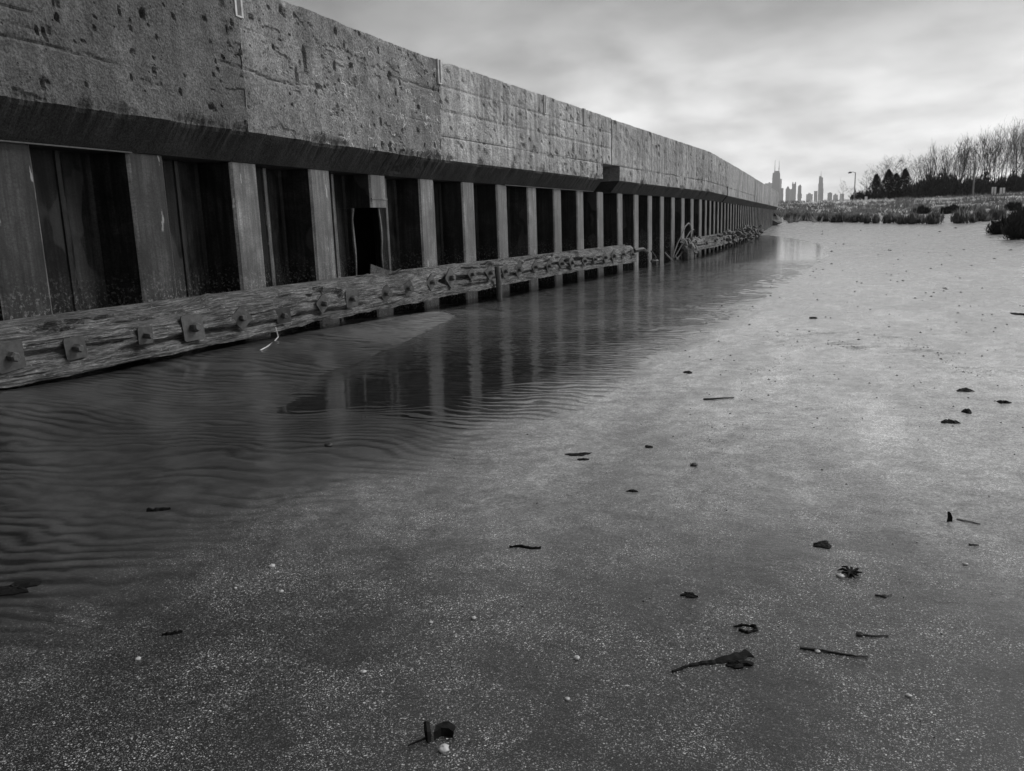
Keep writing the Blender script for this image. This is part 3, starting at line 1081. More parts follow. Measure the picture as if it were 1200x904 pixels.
def set_local(o, parent):
    """keep o's mesh in world space under a parent whose world matrix is a plain translation chain"""
    o.parent = parent
    w = Vector((0, 0, 0))
    q = parent
    while q is not None:
        w += Vector(q.location) + q.matrix_parent_inverse.translation
        q = q.parent
    o.matrix_parent_inverse = Matrix.Translation(-w)


for p_ in PLATES:
    po = bolt_plate(*p_, wale, wale_inv)
    for ch in po.children:
        set_local(ch, po)

# post stub in front of the timber, chain-like growth on it
q = at_wall(584, 318, TW + .07)
mb = MB()
mb.tube([(q.x, q.y, -0.25), (q.x, q.y, .26), (q.x - .02, q.y, .50)], [.045, .045, .042], 12)
po = mb.build('pipe_stub', MAT['plate'])
set_local(po, wale)

wale2 = empty('timber_wale', (wall_x(34, TW * .5), 34, ZWB))
tag(wale2, 'far broken stretch of fender timber overgrown with weed past the bare piles', 'timber wale')
YW2, YW3 = at_wall(812, 292, TW).y, at_wall(884, 272, TW).y
print('wale', YW1, YW2, YW3)
o = link_mesh('timber', timber_mesh(YW2, min(YW3, 62), 400, 0.07, 0.5, -0.02), MAT['timber'])
set_local(o, wale2)
wi2 = Matrix.Translation(-Vector(wale2.location))
for p_ in ((828, 285, .3, .5, .2), (838, 282, .3, .3, .3), (848, 280, .3, .6, .2)):
    po = bolt_plate(*p_, wale2, wi2)
    for ch in po.children:
        set_local(ch, po)
gb = MB()
gr = random.Random(5)


def lump(mb, c, rx, ry, rz, seed, n=7, m=5):
    rr = random.Random(seed)
    vs, fs = [], []
    for j in range(m + 1):
        th = math.pi * j / m
        for k in range(n):
            a = 2 * math.pi * k / n
            f = 1 + rr.uniform(-.28, .28)
            vs.append((c[0] + rx * f * math.sin(th) * math.cos(a), c[1] + ry * f * math.sin(th) * math.sin(a), c[2] + rz * f * math.cos(th)))
    for j in range(m):
        for k in range(n):
            fs.append((j * n + k, (j + 1) * n + k, (j + 1) * n + (k + 1) % n, j * n + (k + 1) % n))
    mb.add(vs, fs)


for k in range(150):
    t = gr.random() ** .7
    y = YW2 + .5 + t * (min(YW3, 60) - YW2)
    r = gr.uniform(.03, .10) * (1 + .8 * t)
    lump(gb, (wall_x(y, gr.uniform(.15, .48 + .25 * t)), y, gr.uniform(.12, .55 + .15 * t)), r, r * 1.3, r * .8, k)
o = gb.build('weed_growth', MAT['growth'])
o['kind'] = 'stuff'
set_local(o, wale2)

# ------------------------------------------------------------------ loose metal and cables by the wall

def world_thing(name, loc, label, cat, group=None):
    e = empty(name, loc)
    tag(e, label, cat, group)
    return e


mb = MB()
A = at_wall(323, 384, TW + .03)
P = [A, at_wall(326, 395, TW + .06), at_wall(321, 401, TW + .08), on_sand(312, 409) + Vector((0, 0, .01)), on_sand(305, 412) + Vector((0, 0, .008))]
mb.tube(P, .006, 5)
tag(mb.build('bent_wire', MAT['slot']), 'thin pale bent wire hanging from the near timber over the water', 'wire')

cr = random.Random(9)


def arc_cable(mb, p0, p1, peak, out, r, n=14, wob=.03):
    pts = []
    for k in range(n + 1):
        t = k / n
        q = p0.lerp(p1, t)
        s = math.sin(math.pi * t)
        pts.append((q.x + out * s + cr.uniform(-wob, wob) * .4, q.y + cr.uniform(-wob, wob) * .4, q.z + peak * s))
    mb.tube(pts, r, 5)


cab = world_thing('cable_tangle', (wall_x(25, .5), at_wall(795, 300, .3).y, 0), 'looping tangle of loose cables rising between the bare pile feet', 'cables')
for (a, b, pk, out, r) in (((788, 302), (809, 296), .95, .2, .022), ((790, 303), (806, 298), .8, .35, .02), ((793, 304), (812, 300), .55, .3, .025), ((779, 296), (791, 299), -.35, .25, .02), ((797, 284), (815, 277), -.12, .1, .02), ((803, 296), (812, 298), .35, .2, .03)):
    mb = MB()
    arc_cable(mb, at_wall(*a, .12), at_wall(*b, .12), pk, out, r)
    set_local(mb.build('cable', MAT['cable']), cab)
mb = MB()
A, B = at_wall(743, 294, .15), at_wall(759, 296, .3)
mb.tube([A, A.lerp(B, .5) + Vector((0.05, 0, .06)), B], [.06, .05, .035], 7)
tag(mb.build('broken_pole', MAT['stone']), 'dark broken stub poking out past the end of the near timber', 'pole')
mb = MB()
A = at_wall(763, 294, .08)
B = at_wall(767, 307, .18)
mb.tube([A, A.lerp(B, .6) + Vector((.05, .1, 0)), B], [.018, .022, .03], 6)
lump(mb, tuple(B), .12, .2, .07, 3)
tag(mb.build('hanging_chain', MAT['stone']), 'dark chain hanging on a pile with its end lump at the waterline', 'chain')
for (px, py, s) in ((806, 296, .22), (812, 291, .16)):
    c = at_wall(px, py, .35)
    mb = MB()
    lump(mb, (c.x, c.y, gz(c.x, c.y) + s * .6 + .15), s, s * 1.2, s * 1.4, int(px), 9, 7)
    tag(mb.build('rock', MAT['growth']), 'weed covered rock below the cable tangle, %s' % ('the larger' if s > .2 else 'the smaller one nearer the far timber'), 'rock')

# ------------------------------------------------------------------ debris on the sand

def flat_scrap(px, py, wpx, hpx, seed, mat, name, label, cat, lift=.006, ang=0.0, rag=.45, group=None):
    c = on_sand(px, py)
    dist = (c - Vector((0, 0, CAM_H))).length
    sx = wpx * dist / FPX * .5
    dep = max(.15, (CAM_H - c.z) / dist)
    sy = hpx * dist / FPX * .5 / dep * .8
    rr = random.Random(seed)
    n = 20
    top, bot = [], []
    ax = Vector((CAM_R.x, CAM_R.y, 0)).normalized()
    ay = Vector((-ax.y, ax.x, 0))
    ph = [rr.uniform(0, 6.28) for _ in range(4)]
    ca, sa = math.cos(ang), math.sin(ang)
    rings = []
    for lv, (sc, hh) in enumerate(((1.0, -.004), (1.0, .003), (.62, 1.0), (.25, .8))):
        ring = []
        for k in range(n):
            a = 2 * math.pi * k / n
            r = 1 + rag * (.5 * math.sin(2 * a + ph[0]) + .4 * math.sin(3 * a + ph[1]) + .35 * math.sin(5 * a + ph[2]) + .25 * math.sin(8 * a + ph[3]))
            r = max(.25, r) * sc
            u, v = sx * r * math.cos(a), sy * r * math.sin(a)
            u, v = u * ca - v * sa, u * sa + v * ca
            q = ax * u + ay * v
            z = hh * lift * (rr.uniform(.5, 1.3) if lv > 1 else 1) if hh > .01 else hh
            ring.append((c.x + q.x, c.y + q.y, gz(c.x + q.x, c.y + q.y) + z))
        rings.append(ring)
    vs = sum(rings, [])
    fs = []
    for lv in range(3):
        fs += [(lv * n + k, lv * n + (k + 1) % n, (lv + 1) * n + (k + 1) % n, (lv + 1) * n + k) for k in range(n)]
    fs.append(tuple(range(3 * n, 4 * n)))
    fs.append(tuple(range(n - 1, -1, -1)))
    mb = MB()
    mb.add(vs, fs)
    return tag(mb.build(name, mat), label, cat, group)


def ribbon(pts_px, w_px, mat, name, label, cat, lift=.008, seed=1, group=None):
    """a strip of weed lying on the sand along picture points; one width per point"""
    rr = random.Random(seed)
    P = [on_sand(*p) for p in pts_px]
    fine, wid = [], []
    for i in range(len(P) - 1):
        for k in range(4):
            t = k / 4
            fine.append(P[i].lerp(P[i + 1], t))
            wid.append(w_px[i] * (1 - t) + w_px[i + 1] * t)
    fine.append(P[-1])
    wid.append(w_px[-1])
    vs, fs = [], []
    for i, p in enumerate(fine):
        d = (fine[min(i + 1, len(fine) - 1)] - fine[max(0, i - 1)])
        d.z = 0
        d.normalize()
        s = Vector((-d.y, d.x, 0))
        dist = (p - Vector((0, 0, CAM_H))).length
        w = max(.002, wid[i] * dist / FPX * (1 + rr.uniform(-.3, .3)))
        h = lift * rr.uniform(.6, 1.4)
        for (o, z) in ((-1, 0), (-.6, h * .7), (0, h), (.6, h * .7), (1, 0)):
            q = p + s * (o * w)
            vs.append((q.x, q.y, gz(q.x, q.y) + z - (.002 if z == 0 else 0)))
    for i in range(len(fine) - 1):
        for k in range(4):
            fs.append((i * 5 + k, (i + 1) * 5 + k, (i + 1) * 5 + k + 1, i * 5 + k + 1))
        fs.append((i * 5 + 4, (i + 1) * 5 + 4, (i + 1) * 5, i * 5))
    mb = MB()
    mb.add(vs, fs)
    return tag(mb.build(name, mat), label, cat, group)


def twig(pts_px, r, mat, name, label, cat, hs=None, knob=None):
    mb = MB()
    P = []
    for i, p in enumerate(pts_px):
        q = on_sand(*p)
        P.append(q + Vector((0, 0, (hs[i] if hs else 0) + r * .7)))
    Q = []
    for i in range(len(P) - 1):
        for k in range(3):
            q = P[i].lerp(P[i + 1], k / 3)
            Q.append(q + Vector((random.uniform(-r, r), random.uniform(-r, r) * .6, random.uniform(0, r * .3))))
    Q.append(P[-1])
    mb.tube(Q, [r * (1 - .5 * i / len(Q)) for i in range(len(Q))], 6)
    if knob:
        lump(mb, (Q[knob].x, Q[knob].y, Q[knob].z), r * 3, r * 3, r * 2, 4)
    return tag(mb.build(name, mat), label, cat)


def pebble(px, py, wpx, mat, label, name='shell', cat='shell', seed=None, group=None, flat=.55):
    c = on_sand(px, py)
    r = wpx * (c - Vector((0, 0, CAM_H))).length / FPX * .5
    mb = MB()
    lump(mb, (0, 0, 0), r, r * 1.1, r * flat, seed or int(px * 7 + py), 8, 6)
    o = mb.build(name, mat, smooth=True)
    o.location = (c.x, c.y, c.z + r * flat * .4)
    return tag(o, label, cat, group)


# nearest the camera: a curled scrap standing up, with a shell beside it
c = on_sand(510, 868)
scrap = world_thing('leaf_scrap', c, 'black curled leaf scrap standing up from the sand beside a white shell', 'leaf')
mb = MB()
ax = Vector((CAM_R.x, CAM_R.y, 0)).normalized()
ay = Vector((-ax.y, ax.x, 0))


def sheet_scrap(mb, prof, th=.003):
    """prof: list of (along, up, forward) rows, lower then upper edge"""
    n = len(prof[0])
    vs = []
    for t in (0, th):
        for row in prof:
            for (a, u, f) in row:
                q = c + ax * a + ay * (f + t)
                vs.append((q.x, q.y, c.z + u))
    m = len(prof) * n
    fs = []
    for j in range(len(prof) - 1):
        for k in range(n - 1):
            i0 = j * n + k
            fs.append((i0, i0 + 1, i0 + n + 1, i0 + n))
            fs.append((m + i0 + n, m + i0 + n + 1, m + i0 + 1, m + i0))
    border = [k for k in range(n)] + [j * n + n - 1 for j in range(1, len(prof))] + [(len(prof) - 1) * n + k for k in range(n - 2, -1, -1)] + [j * n for j in range(len(prof) - 2, 0, -1)]
    for i in range(len(border)):
        a, b = border[i], border[(i + 1) % len(border)]
        fs.append((a, m + a, m + b, b))
    mb.add(vs, fs)


sheet_scrap(mb, [[(-.002, -.004, .0), (.012, -.004, .012), (.026, -.004, .014), (.036, -.004, .006)],
                 [(-.003, .016, .004), (.012, .018, .018), (.028, .016, .018), (.040, .012, .010)],
                 [(.000, .020, .022), (.014, .017, .038), (.028, .019, .036), (.043, .014, .024)]])
set_local(mb.build('leaf_blade', MAT['weed']), scrap)
mb = MB()
sheet_scrap(mb, [[(-.020, -.004, .0), (-.014, -.004, -.01), (-.008, -.004, -.004)], [(-.024, .02, .008), (-.016, .02, .0), (-.009, .018, .006)], [(-.026, .028, .024), (-.020, .031, .022), (-.013, .026, .024)]])
set_local(mb.build('leaf_stub', MAT['weed']), scrap)
mb = MB()
mb.tube([c + ax * -.055 + ay * -.02 + Vector((0, 0, .004)), c + ax * -.02 + Vector((0, 0, .006)), c + ax * -.01 + ay * .01 + Vector((0, 0, .006))], [.002, .003, .003], 5)
set_local(mb.build('leaf_stalk', MAT['weed']), scrap)
pebble(520, 879, 12, MAT['shell'], 'white broken shell in front of the black curled leaf scrap')

ribbon([(788, 788), (806, 781), (822, 778), (838, 776), (856, 772), (878, 766)], [2.2, 2.5, 3.5, 5, 8, 9], MAT['weed'], 'weed_strip', 'long ragged black strip of seaweed, largest scrap on the sand', 'seaweed', .005, 3)
flat_scrap(866, 779, 26, 9, 31, MAT['weed'], 'weed_scrap', 'black weed flap lying over the wide end of the long strip', 'seaweed', .006, -.2)
ribbon([(860, 735), (872, 733), (885, 735), (886, 739), (876, 742), (866, 739)], [1.6, 1.8, 2.2, 2.5, 2, 1.6], MAT['weed'], 'weed_loop', 'black loop of weed just above the long seaweed strip', 'seaweed', .006, 4)
flat_scrap(807, 698, 17, 6, 5, MAT['weed'], 'weed_scrap', 'small oval black scrap up the sand from the weed loop', 'seaweed', .005)
flat_scrap(964, 639, 22, 7, 6, MAT['weed'], 'leaf_scrap', 'pointed black leaf lying flat between the small oval scrap and the upright feather', 'leaf', .006, .18)
twig([(939, 760), (958, 763), (980, 766), (1003, 770), (1017, 771)], .0035, MAT['twig'], 'twig', 'long thin black twig with a white pebble resting against it', 'twig')
pebble(958, 764, 6, MAT['shell'], 'round white pebble against the long thin twig', 'pebble', 'pebble')
twig([(1003, 744), (1018, 746), (1041, 746)], .003, MAT['twig'], 'twig', 'short twig with a knobbed end, above the long thin twig', 'twig', None, 1)
wd = world_thing('weed_tuft', on_sand(995, 672), 'small spiky black weed tuft beside a half white shell', 'seaweed')
mb = MB()
b0 = on_sand(997, 673)
for k in range(9):
    a = k * .7
    L = random.uniform(.012, .024)
    mb.tube([b0 + Vector((0, 0, .004)), b0 + Vector((L * math.cos(a), L * 1.6 * math.sin(a), .009)), b0 + Vector((1.6 * L * math.cos(a + .2), 2.4 * L * math.sin(a + .2), .004))], [.0045, .004, .0015], 5)
set_local(mb.build('weed_fronds', MAT['weed']), wd)
pebble(985, 676, 8, MAT['shell'], 'half white shell beside the small spiky weed tuft')
twig([(1026, 698), (1036, 700), (1045, 697)], .0025, MAT['twig'], 'twig', 'tiny forked twig above the knobbed twig', 'twig', None, 3)
mb = MB()
c = on_sand(1113, 612)
sheet_scrap(mb, [[(-.010, -.004, .0), (.0, -.004, .004), (.010, -.004, .002)], [(-.004, .016, .006), (.006, .017, .008), (.012, .015, .006)], [(-.004, .032, .010), (.002, .034, .012), (.007, .030, .010)]])
tag(mb.build('feather', MAT['weed']), 'black feather standing upright in the sand beside a pale twig', 'feather')
twig([(1120, 609), (1135, 612), (1149, 615)], .003, MAT['cable'], 'twig', 'pale twig lying to one side of the upright black feather', 'twig')
twig([(1134, 639), (1140, 639), (1147, 640)], .003, MAT['twig'], 'twig', 'short dark twig below the upright black feather', 'twig')
pebble(1131, 662, 5, MAT['shell'], 'tiny white pebble below the short dark twig', 'pebble', 'pebble')
ribbon([(597, 642), (610, 641), (622, 643), (634, 643)], [.8, 1.6, 2.8, 1.2], MAT['weed'], 'weed_strip', 'lone flat dark weed strip on the open sand, well away from other scraps', 'seaweed', .007, 6)
flat_scrap(678, 533, 22, 5, 8, MAT['weed'], 'weed_scrap', 'dark oval weed scrap at the edge of the rippled sand', 'seaweed', .006)
flat_scrap(683, 539, 12, 3, 9, MAT['weed'], 'weed_scrap', 'thin dark sliver in front of the oval weed scrap', 'seaweed', .006)
pebble(813, 546, 8, MAT['stone'], 'small dark stone up the sand beyond the oval weed scrap', 'stone', 'stone')
pebble(811, 544, 4, MAT['shell'], 'tiny white chip on the small dark stone', 'pebble', 'pebble')
flat_scrap(760, 524, 8, 3, 10, MAT['weed'], 'weed_scrap', 'tiny dark weed scrap between the oval scrap and the thin stick', 'seaweed', .005)
flat_scrap(741, 576, 10, 3, 12, MAT['weed'], 'weed_scrap', 'tiny dark scrap alone on smooth sand nearer than the oval scrap', 'seaweed', .006)
twig([(824, 469), (842, 468), (860, 467)], .006, MAT['twig'], 'stick', 'straight thin stick lying across the smooth wet sand', 'stick')
for (px, py, w, h, sd, lab) in ((1113, 495, 13, 5, 13, 'dark weed lump nearest of the group on the far sand'), (1131, 458, 13, 4, 14, 'dark weed lump farthest of the group on the far sand'), (1133, 483, 10, 3.5, 15, 'flat dark weed lump in the middle of the group on the far sand'),
                                (1176, 472, 9, 3, 16, 'small dark weed lump right of the group on the far sand'), (1197, 369, 9, 6, 17, 'black lump at the far right edge of the sand'), (953, 373, 7, 3, 18, 'single dark lump on the bright wet sand'),
                                (806, 437, 10, 3, 19, 'dark scrap near the rippled edge beside the thin stick')):
    flat_scrap(px, py, w, h, sd, MAT['weed'], 'weed_lump', lab, 'seaweed', .012)
ribbon([(172, 600), (183, 599), (200, 597)], [1.5, 2.4, 1.2], MAT['weed'], 'leaf_scrap', 'thin black leaf on the dark ripples of the pool bed', 'leaf', .014, 9)
flat_scrap(16, 690, 44, 12, 20, MAT['weed'], 'weed_scrap', 'wide black weed clump in the dark ripples at the left edge', 'seaweed', .007)
ribbon([(190, 745), (203, 743), (214, 741)], [1, 2.2, 1], MAT['weed'], 'leaf_scrap', 'narrow black leaf on the dark sand below the ripples', 'leaf', .008, 10)
pebble(385, 523, 9, MAT['stone'], 'small stone breaking the surface of the pool', 'stone', 'stone')
for (px, py, w, lab) in ((319, 664, 7, 'largest of three white pebbles in a row by the ripples'), (329, 694, 6, 'white pebble nearest the viewer of three by the ripples'), (276, 690, 4, 'small white pebble lying apart on the ripple side of the row of three'), (162, 773, 6, 'white shell chip alone on the dark near sand'),
                         (555, 725, 6, 'white pebble alone in the middle of the near sand'), (676, 772, 7, 'pale pebble with a dark underside on the near sand'), (665, 820, 6, 'pale chip below the pebble with a dark underside'), (426, 788, 6, 'white shell sliver above the curled leaf scrap'),
                         (505, 730, 5, 'tiny white pebble left of the middle pebble'), (1065, 816, 6, 'pale shell chip on the sand below the long twig')):
    pebble(px, py, w, MAT['shell'], lab, 'pebble' if 'pebble' in lab else 'shell', 'pebble' if 'pebble' in lab else 'shell')

# uncountable fine flecks
mb = MB()
fr = random.Random(77)
DRIFT = [((905, 392), (945, 398), (925, 415), (905, 432), (870, 440)), ((818, 478), (835, 500), (828, 515), (845, 535), (862, 548)), ((1060, 402), (1090, 410), (1130, 436), (1165, 441)), ((975, 402), (990, 405), (1012, 409))]
for k in range(700):
    if k >= 420:
        dl = DRIFT[k % 4]
        t = fr.random() * (len(dl) - 1.001)
        i0 = int(t)
        px = dl[i0][0] + (dl[i0 + 1][0] - dl[i0][0]) * (t - i0) + fr.gauss(0, 5)
        py = dl[i0][1] + (dl[i0 + 1][1] - dl[i0][1]) * (t - i0) + fr.gauss(0, 1.6)
    elif k < 300:
        px, py = fr.uniform(800, 1200), 262 + (fr.random() ** 1.2) * 240
        if px < 930 and py < 330:
            continue
    else:
        px, py = fr.uniform(500, 1200), fr.uniform(480, 890)
    q = on_sand(px, py)
    s = fr.uniform(.5, 2.2) * (.6 if k >= 420 else 1) * (q - Vector((0, 0, CAM_H))).length / FPX
    s = min(s, .16)
    a = fr.uniform(0, 3.14)
    vs = []
    for j in range(5):
        t = 2 * math.pi * j / 5
        u, v = s * math.cos(t) * fr.uniform(.7, 1.5), s * .8 * math.sin(t) * fr.uniform(.6, 1.2)
        vs.append((q.x + u * math.cos(a) - v * math.sin(a), q.y + u * math.sin(a) + v * math.cos(a), q.z - .002))
    vs.append((q.x, q.y, q.z + s * .5))
    mb.add(vs, [(j, (j + 1) % 5, 5) for j in range(5)])
tag(mb.build('debris', MAT['weed']), 'fine dark flecks strewn over the sand', None, None, 'stuff')

# ------------------------------------------------------------------ dune vegetation
frn = np.random.default_rng(99)


def blades(name, X, Y, H, W, lean, mat, label, kind='stuff', n=3):
    """tapered grass blades, n per tuft"""
    N = len(X)
    Z = ground(X, Y)
    vs, fs = [], []
    V = np.zeros((N * n, 3, 3))
    for j in range(n):
        a = frn.uniform(0, 6.28, N)
        h = H * frn.uniform(.6, 1.2, N)
        bx, by = X + frn.normal(0, .25, N) * W * 4, Y + frn.normal(0, .25, N) * W * 4
        dx, dy = np.cos(a) * W, np.sin(a) * W
        lx, ly = frn.normal(0, lean, N) * h, frn.normal(0, lean, N) * h
        V[j * N:(j + 1) * N, 0] = np.stack([bx - dx, by - dy * .3, Z - .05], -1)
        V[j * N:(j + 1) * N, 1] = np.stack([bx + dx, by + dy * .3, Z - .05], -1)
        V[j * N:(j + 1) * N, 2] = np.stack([bx + lx, by + ly, Z + h], -1)
    F = np.arange(N * n * 3, dtype=np.int32).reshape(-1, 3)
    o = link_mesh(name, mesh_from(V.reshape(-1, 3), F, name), mat)
    return tag(o, label, None, None, kind)


def scatter(N, y0, y1, powr=1.0):
    Y = y0 + (y1 - y0) * frn.random(N) ** powr
    lo, hi = -0.13, 0.30
    X = Y * frn.uniform(lo, hi, N)
    return X, Y


X, Y = scatter(17000, 97, 235)
m = fbm(X / 9.0, Y / 6.0, 4, 71)
dens = sstep(-.05, .22, m + .35 * sstep(150, 190, Y) - .12 * sstep(140, 105, Y))
k = frn.random(len(X)) < dens
blades('dune_grass', X[k], Y[k], (.10 + .32 * frn.random(k.sum()) + .15 * sstep(150, 200, Y[k])) * (.5 + 1.0 * sstep(0, .5, m[k])), .10, .9, MAT['drygrass'], 'pale dry grass on the dune', n=3)
X, Y = scatter(9000, 82, 225)
m = fbm(X / 7.0, Y / 5.0, 4, 81)
k = m > .16 + .22 * sstep(98, 92, Y)
blades('dune_weeds', X[k], Y[k], .5 + .4 * frn.random(k.sum()), .12, .7, MAT['scrub'], 'dark weeds between the dune grass', n=4)


def shrub_mesh(seed, w, h, d, n, leaf=.12, upright=.5):
    """many fine twigs and leaves filling a low uneven mound"""
    r = np.random.default_rng(seed)
    k = 9
    a0 = r.uniform(0, 6.28, k)
    r0 = r.uniform(0, 1, k) ** .6
    C = np.stack([np.cos(a0) * r0 * w * .62, np.sin(a0) * r0 * d * .62, (1.0 - .55 * r0 ** 1.5) * r.uniform(.75, 1.05, k)], -1)
    c = r.integers(0, k, n)
    # stems fan out of a few crowns; leaves sit along them
    az = r.uniform(0, 6.28, n)
    lean = np.abs(r.normal(0, .55, n)) * (1.25 - upright * .5)
    reach = C[c, 2] * h * r.uniform(.55, 1.0, n) * (1.0 - .25 * np.minimum(lean, 1.4))
    t = r.uniform(.12, 1.0, n) ** .75
    rad = np.sin(np.minimum(lean, 1.4)) * reach * t
    X_ = C[c, 0] + np.cos(az) * rad + r.normal(0, .04, n) * w
    Y_ = C[c, 1] + np.sin(az) * rad + r.normal(0, .04, n) * d
    Z_ = np.cos(np.minimum(lean, 1.4)) * reach * t
    L = leaf * r.uniform(.6, 1.6, n)
    a = az + r.normal(0, .8, n)
    dx, dy = -np.sin(a) * L * .16, np.cos(a) * L * .16
    lx, ly = np.cos(a) * L * np.sin(lean) * .9, np.sin(a) * L * np.sin(lean) * .9
    A = np.stack([X_ - dx, Y_ - dy, Z_], -1)
    B = np.stack([X_ + dx, Y_ + dy, Z_], -1)
    T = np.stack([X_ + lx, Y_ + ly, Z_ + L * (.5 + .7 * np.cos(np.minimum(lean, 1.4)))], -1)
    return mesh_from(np.stack([A, B, T], 1).reshape(-1, 3), np.arange(n * 3, dtype=np.int32).reshape(-1, 3), 'foliage')


def stems_mesh(seed, w, h, n=9):
    r = random.Random(seed)
    mb = MB()
    for k in range(n):
        x, y = r.uniform(-.5, .5) * w, r.uniform(-.3, .3) * w
        mb.tube([(x * .7, y * .7, -.15), (x, y, h * .4), (x * 1.25 + r.uniform(-.1, .1), y * 1.2, h * r.uniform(.7, .95))], [.03, .022, .008], 4, False)
    return mb.mesh('stems')


def shrub(px, py, Y, wpx, hpx, seed, label, n=1400, mat='shrub', group=None, leaf=.14, upright=.5, dfac=.6, cat='shrub'):
    p = at_y(px, py, Y)
    dist = p.length
    w, h = wpx * dist / FPX * .5, hpx * dist / FPX
    e = empty('shrub', (p.x, p.y, gz(p.x, p.y) - .03))
    tag(e, label, cat, group)
    link_mesh('foliage', shrub_mesh(seed, w, h, w * dfac, n, leaf, upright), MAT[mat], e)
    link_mesh('stems', stems_mesh(seed, w, h), MAT['bark'], e)
    return e


def y_on(px, py):
    """distance where a picture point meets the ground"""
    lo = 20.0
    for Y in np.arange(20, 260, .5):
        q = at_y(px, py, Y)
        if q.z <= gz(q.x, q.y):
            return float(Y)
    return 240.0


# dark bushes at the right edge and the row along the foot of the dune
for (px, py, wpx, hpx, sd, lab, lf) in (
        (1194, 281, 30, 29, 1, 'largest black bush at the right edge of the beach, nearest the viewer', .12),
        (1174, 275, 42, 22, 2, 'low dark bush just behind the largest black bush, spreading onto the sand', .12),
        (1199, 262, 34, 22, 3, 'dark bush behind the two nearest bushes at the right edge', .14),
        (1188, 288, 0, 0, 0, '', 0)):
    if wpx:
        shrub(px, py, y_on(px, py), wpx, hpx, sd, lab, 5200, 'shrub', None, lf, .45, .5)
row = [(926, 258, 20, 7), (945, 259, 22, 8), (965, 260, 22, 8), (985, 261, 26, 9), (1004, 261, 24, 8), (1024, 262, 26, 8), (1044, 262, 26, 10), (1068, 263, 32, 11), (1096, 263, 24, 12), (1128, 262, 26, 14), (1148, 260, 24, 12), (1166, 258, 22, 12)]
rlab = ['low scrub at the dune foot beside the wall end', 'low scrub next but one to the wall end at the dune foot', None, None, None, None, None, 'wide rounded scrub bush at the dune foot, before the lone round one', 'lone round dark bush at the dune foot', 'tall tufted bush at the dune foot between the lone round bush and the right edge', None, None]
for i, (px, py, w, h) in enumerate(row):
    g = None if rlab[i] else 'low scrub along the dune foot'
    shrub(px, py, min(y_on(px, py), 125), w * 1.15, h * 1.15, 40 + i, rlab[i] or 'low dark scrub bush in the row along the dune foot', 1100, 'scrub', g, .30, .5, .5)
for (px, py, w, h, lab) in ((1080, 251, 22, 8, 'dark creeping bush on the dune slope under the pale grass band'), (1110, 251, 18, 7, 'small dark bush on the dune slope behind the lone round bush'), (1117, 249, 30, 7, 'long low dark bush on the dune slope below the utility pole'), (1188, 247, 22, 9, 'dark bush high on the dune slope at the right edge')):
    shrub(px, py, min(y_on(px, py), 150), w, h, int(px), lab, 1500, 'shrub', None, .30, .4, .4)
# brush heaped at the end of the wall
shrub(909, 259, 84, 12, 10, 61, 'dark brush growing against the far end of the wall', 2000, 'shrub', None, .2, .5, .6)
rk = MB()
q = at_y(899, 264, 77)
lump(rk, (q.x + .3, q.y, gz(q.x + .3, q.y) + .35), .9, 1.6, .65, 12, 9, 7)
tag(rk.build('rock', MAT['stone']), 'dark boulder at the foot of the last sheet piles', 'rock')

# ------------------------------------------------------------------ trees

def tree_meshes(seed, H, spread, twig_n, upright):
    r = random.Random(seed)
    tr, cr_ = MB(), MB()
    tops = []

    def grow(p, d, L, rad, lvl, mb):
        n = 4 if lvl < 2 else 2
        pts, rr = [p], [rad]
        q = p
        for k in range(n):
            d = (d + Vector((r.uniform(-.16, .16), r.uniform(-.16, .16), upright * .10))).normalized()
            q = q + d * (L / n)
            pts.append(q)
            rr.append(rad * (1 - (k + 1) / n * (.62 if lvl else .7)))
        mb.tube(pts, rr, 5 if lvl == 0 else 3, False)
        if lvl >= 3:
            return
        kids = (twig_n, 5, 4, 0)[lvl]
        for c in range(kids):
            t = r.uniform(.36, 1.0) if lvl == 0 else r.uniform(.2, 1.0)
            i = min(int(t * n), n - 1)
            b = pts[i].lerp(pts[i + 1], t * n - i)
            a = r.uniform(0, 6.28)
            sp = spread * (1.25 - .5 * t) * r.uniform(.6, 1.2)
            side = Vector((math.cos(a), math.sin(a), 0))
            nd = (d * (1 - sp * .5) + side * sp + Vector((0, 0, upright * .5))).normalized()
            grow(b, nd, L * r.uniform(.34, .55) * (1.15 - .45 * t if lvl == 0 else 1), max(rad * (1 - .6 * t) * .42, .013), lvl + 1, cr_)
    grow(Vector((0, 0, -.3)), Vector((r.uniform(-.06, .06), r.uniform(-.06, .06), 1)), H * .93, H * .0085, 0, tr)
    return tr.mesh('trunk'), cr_.mesh('crown')


TALL = [tree_meshes(500 + k, 13.0, .40 + .09 * k, 13 + k, .95 - .11 * k) for k in range(6)]
ROUND = [tree_meshes(600 + k, 9.0, .95, 14, .45) for k in range(4)]
for t_, c_ in TALL + ROUND:
    t_.materials.append(MAT['bark'])
    c_.materials.append(MAT['twigs'])


def tree(kind, k, px, Y, hpx, base_py, label, group):
    p = at_y(px, base_py, Y)
    src = kind[k % len(kind)]
    H = 13.0 if kind is TALL else 9.0
    e = empty('bare_tree', (p.x, p.y, gz(p.x, p.y) - .1), random.uniform(0, 6.28))
    s = hpx * p.length / FPX / H
    e.scale = (s * random.uniform(.9, 1.15), s * random.uniform(.9, 1.15), s)
    tag(e, label, 'tree', group)
    link_mesh('trunk', src[0], None, e)
    link_mesh('crown', src[1], None, e)


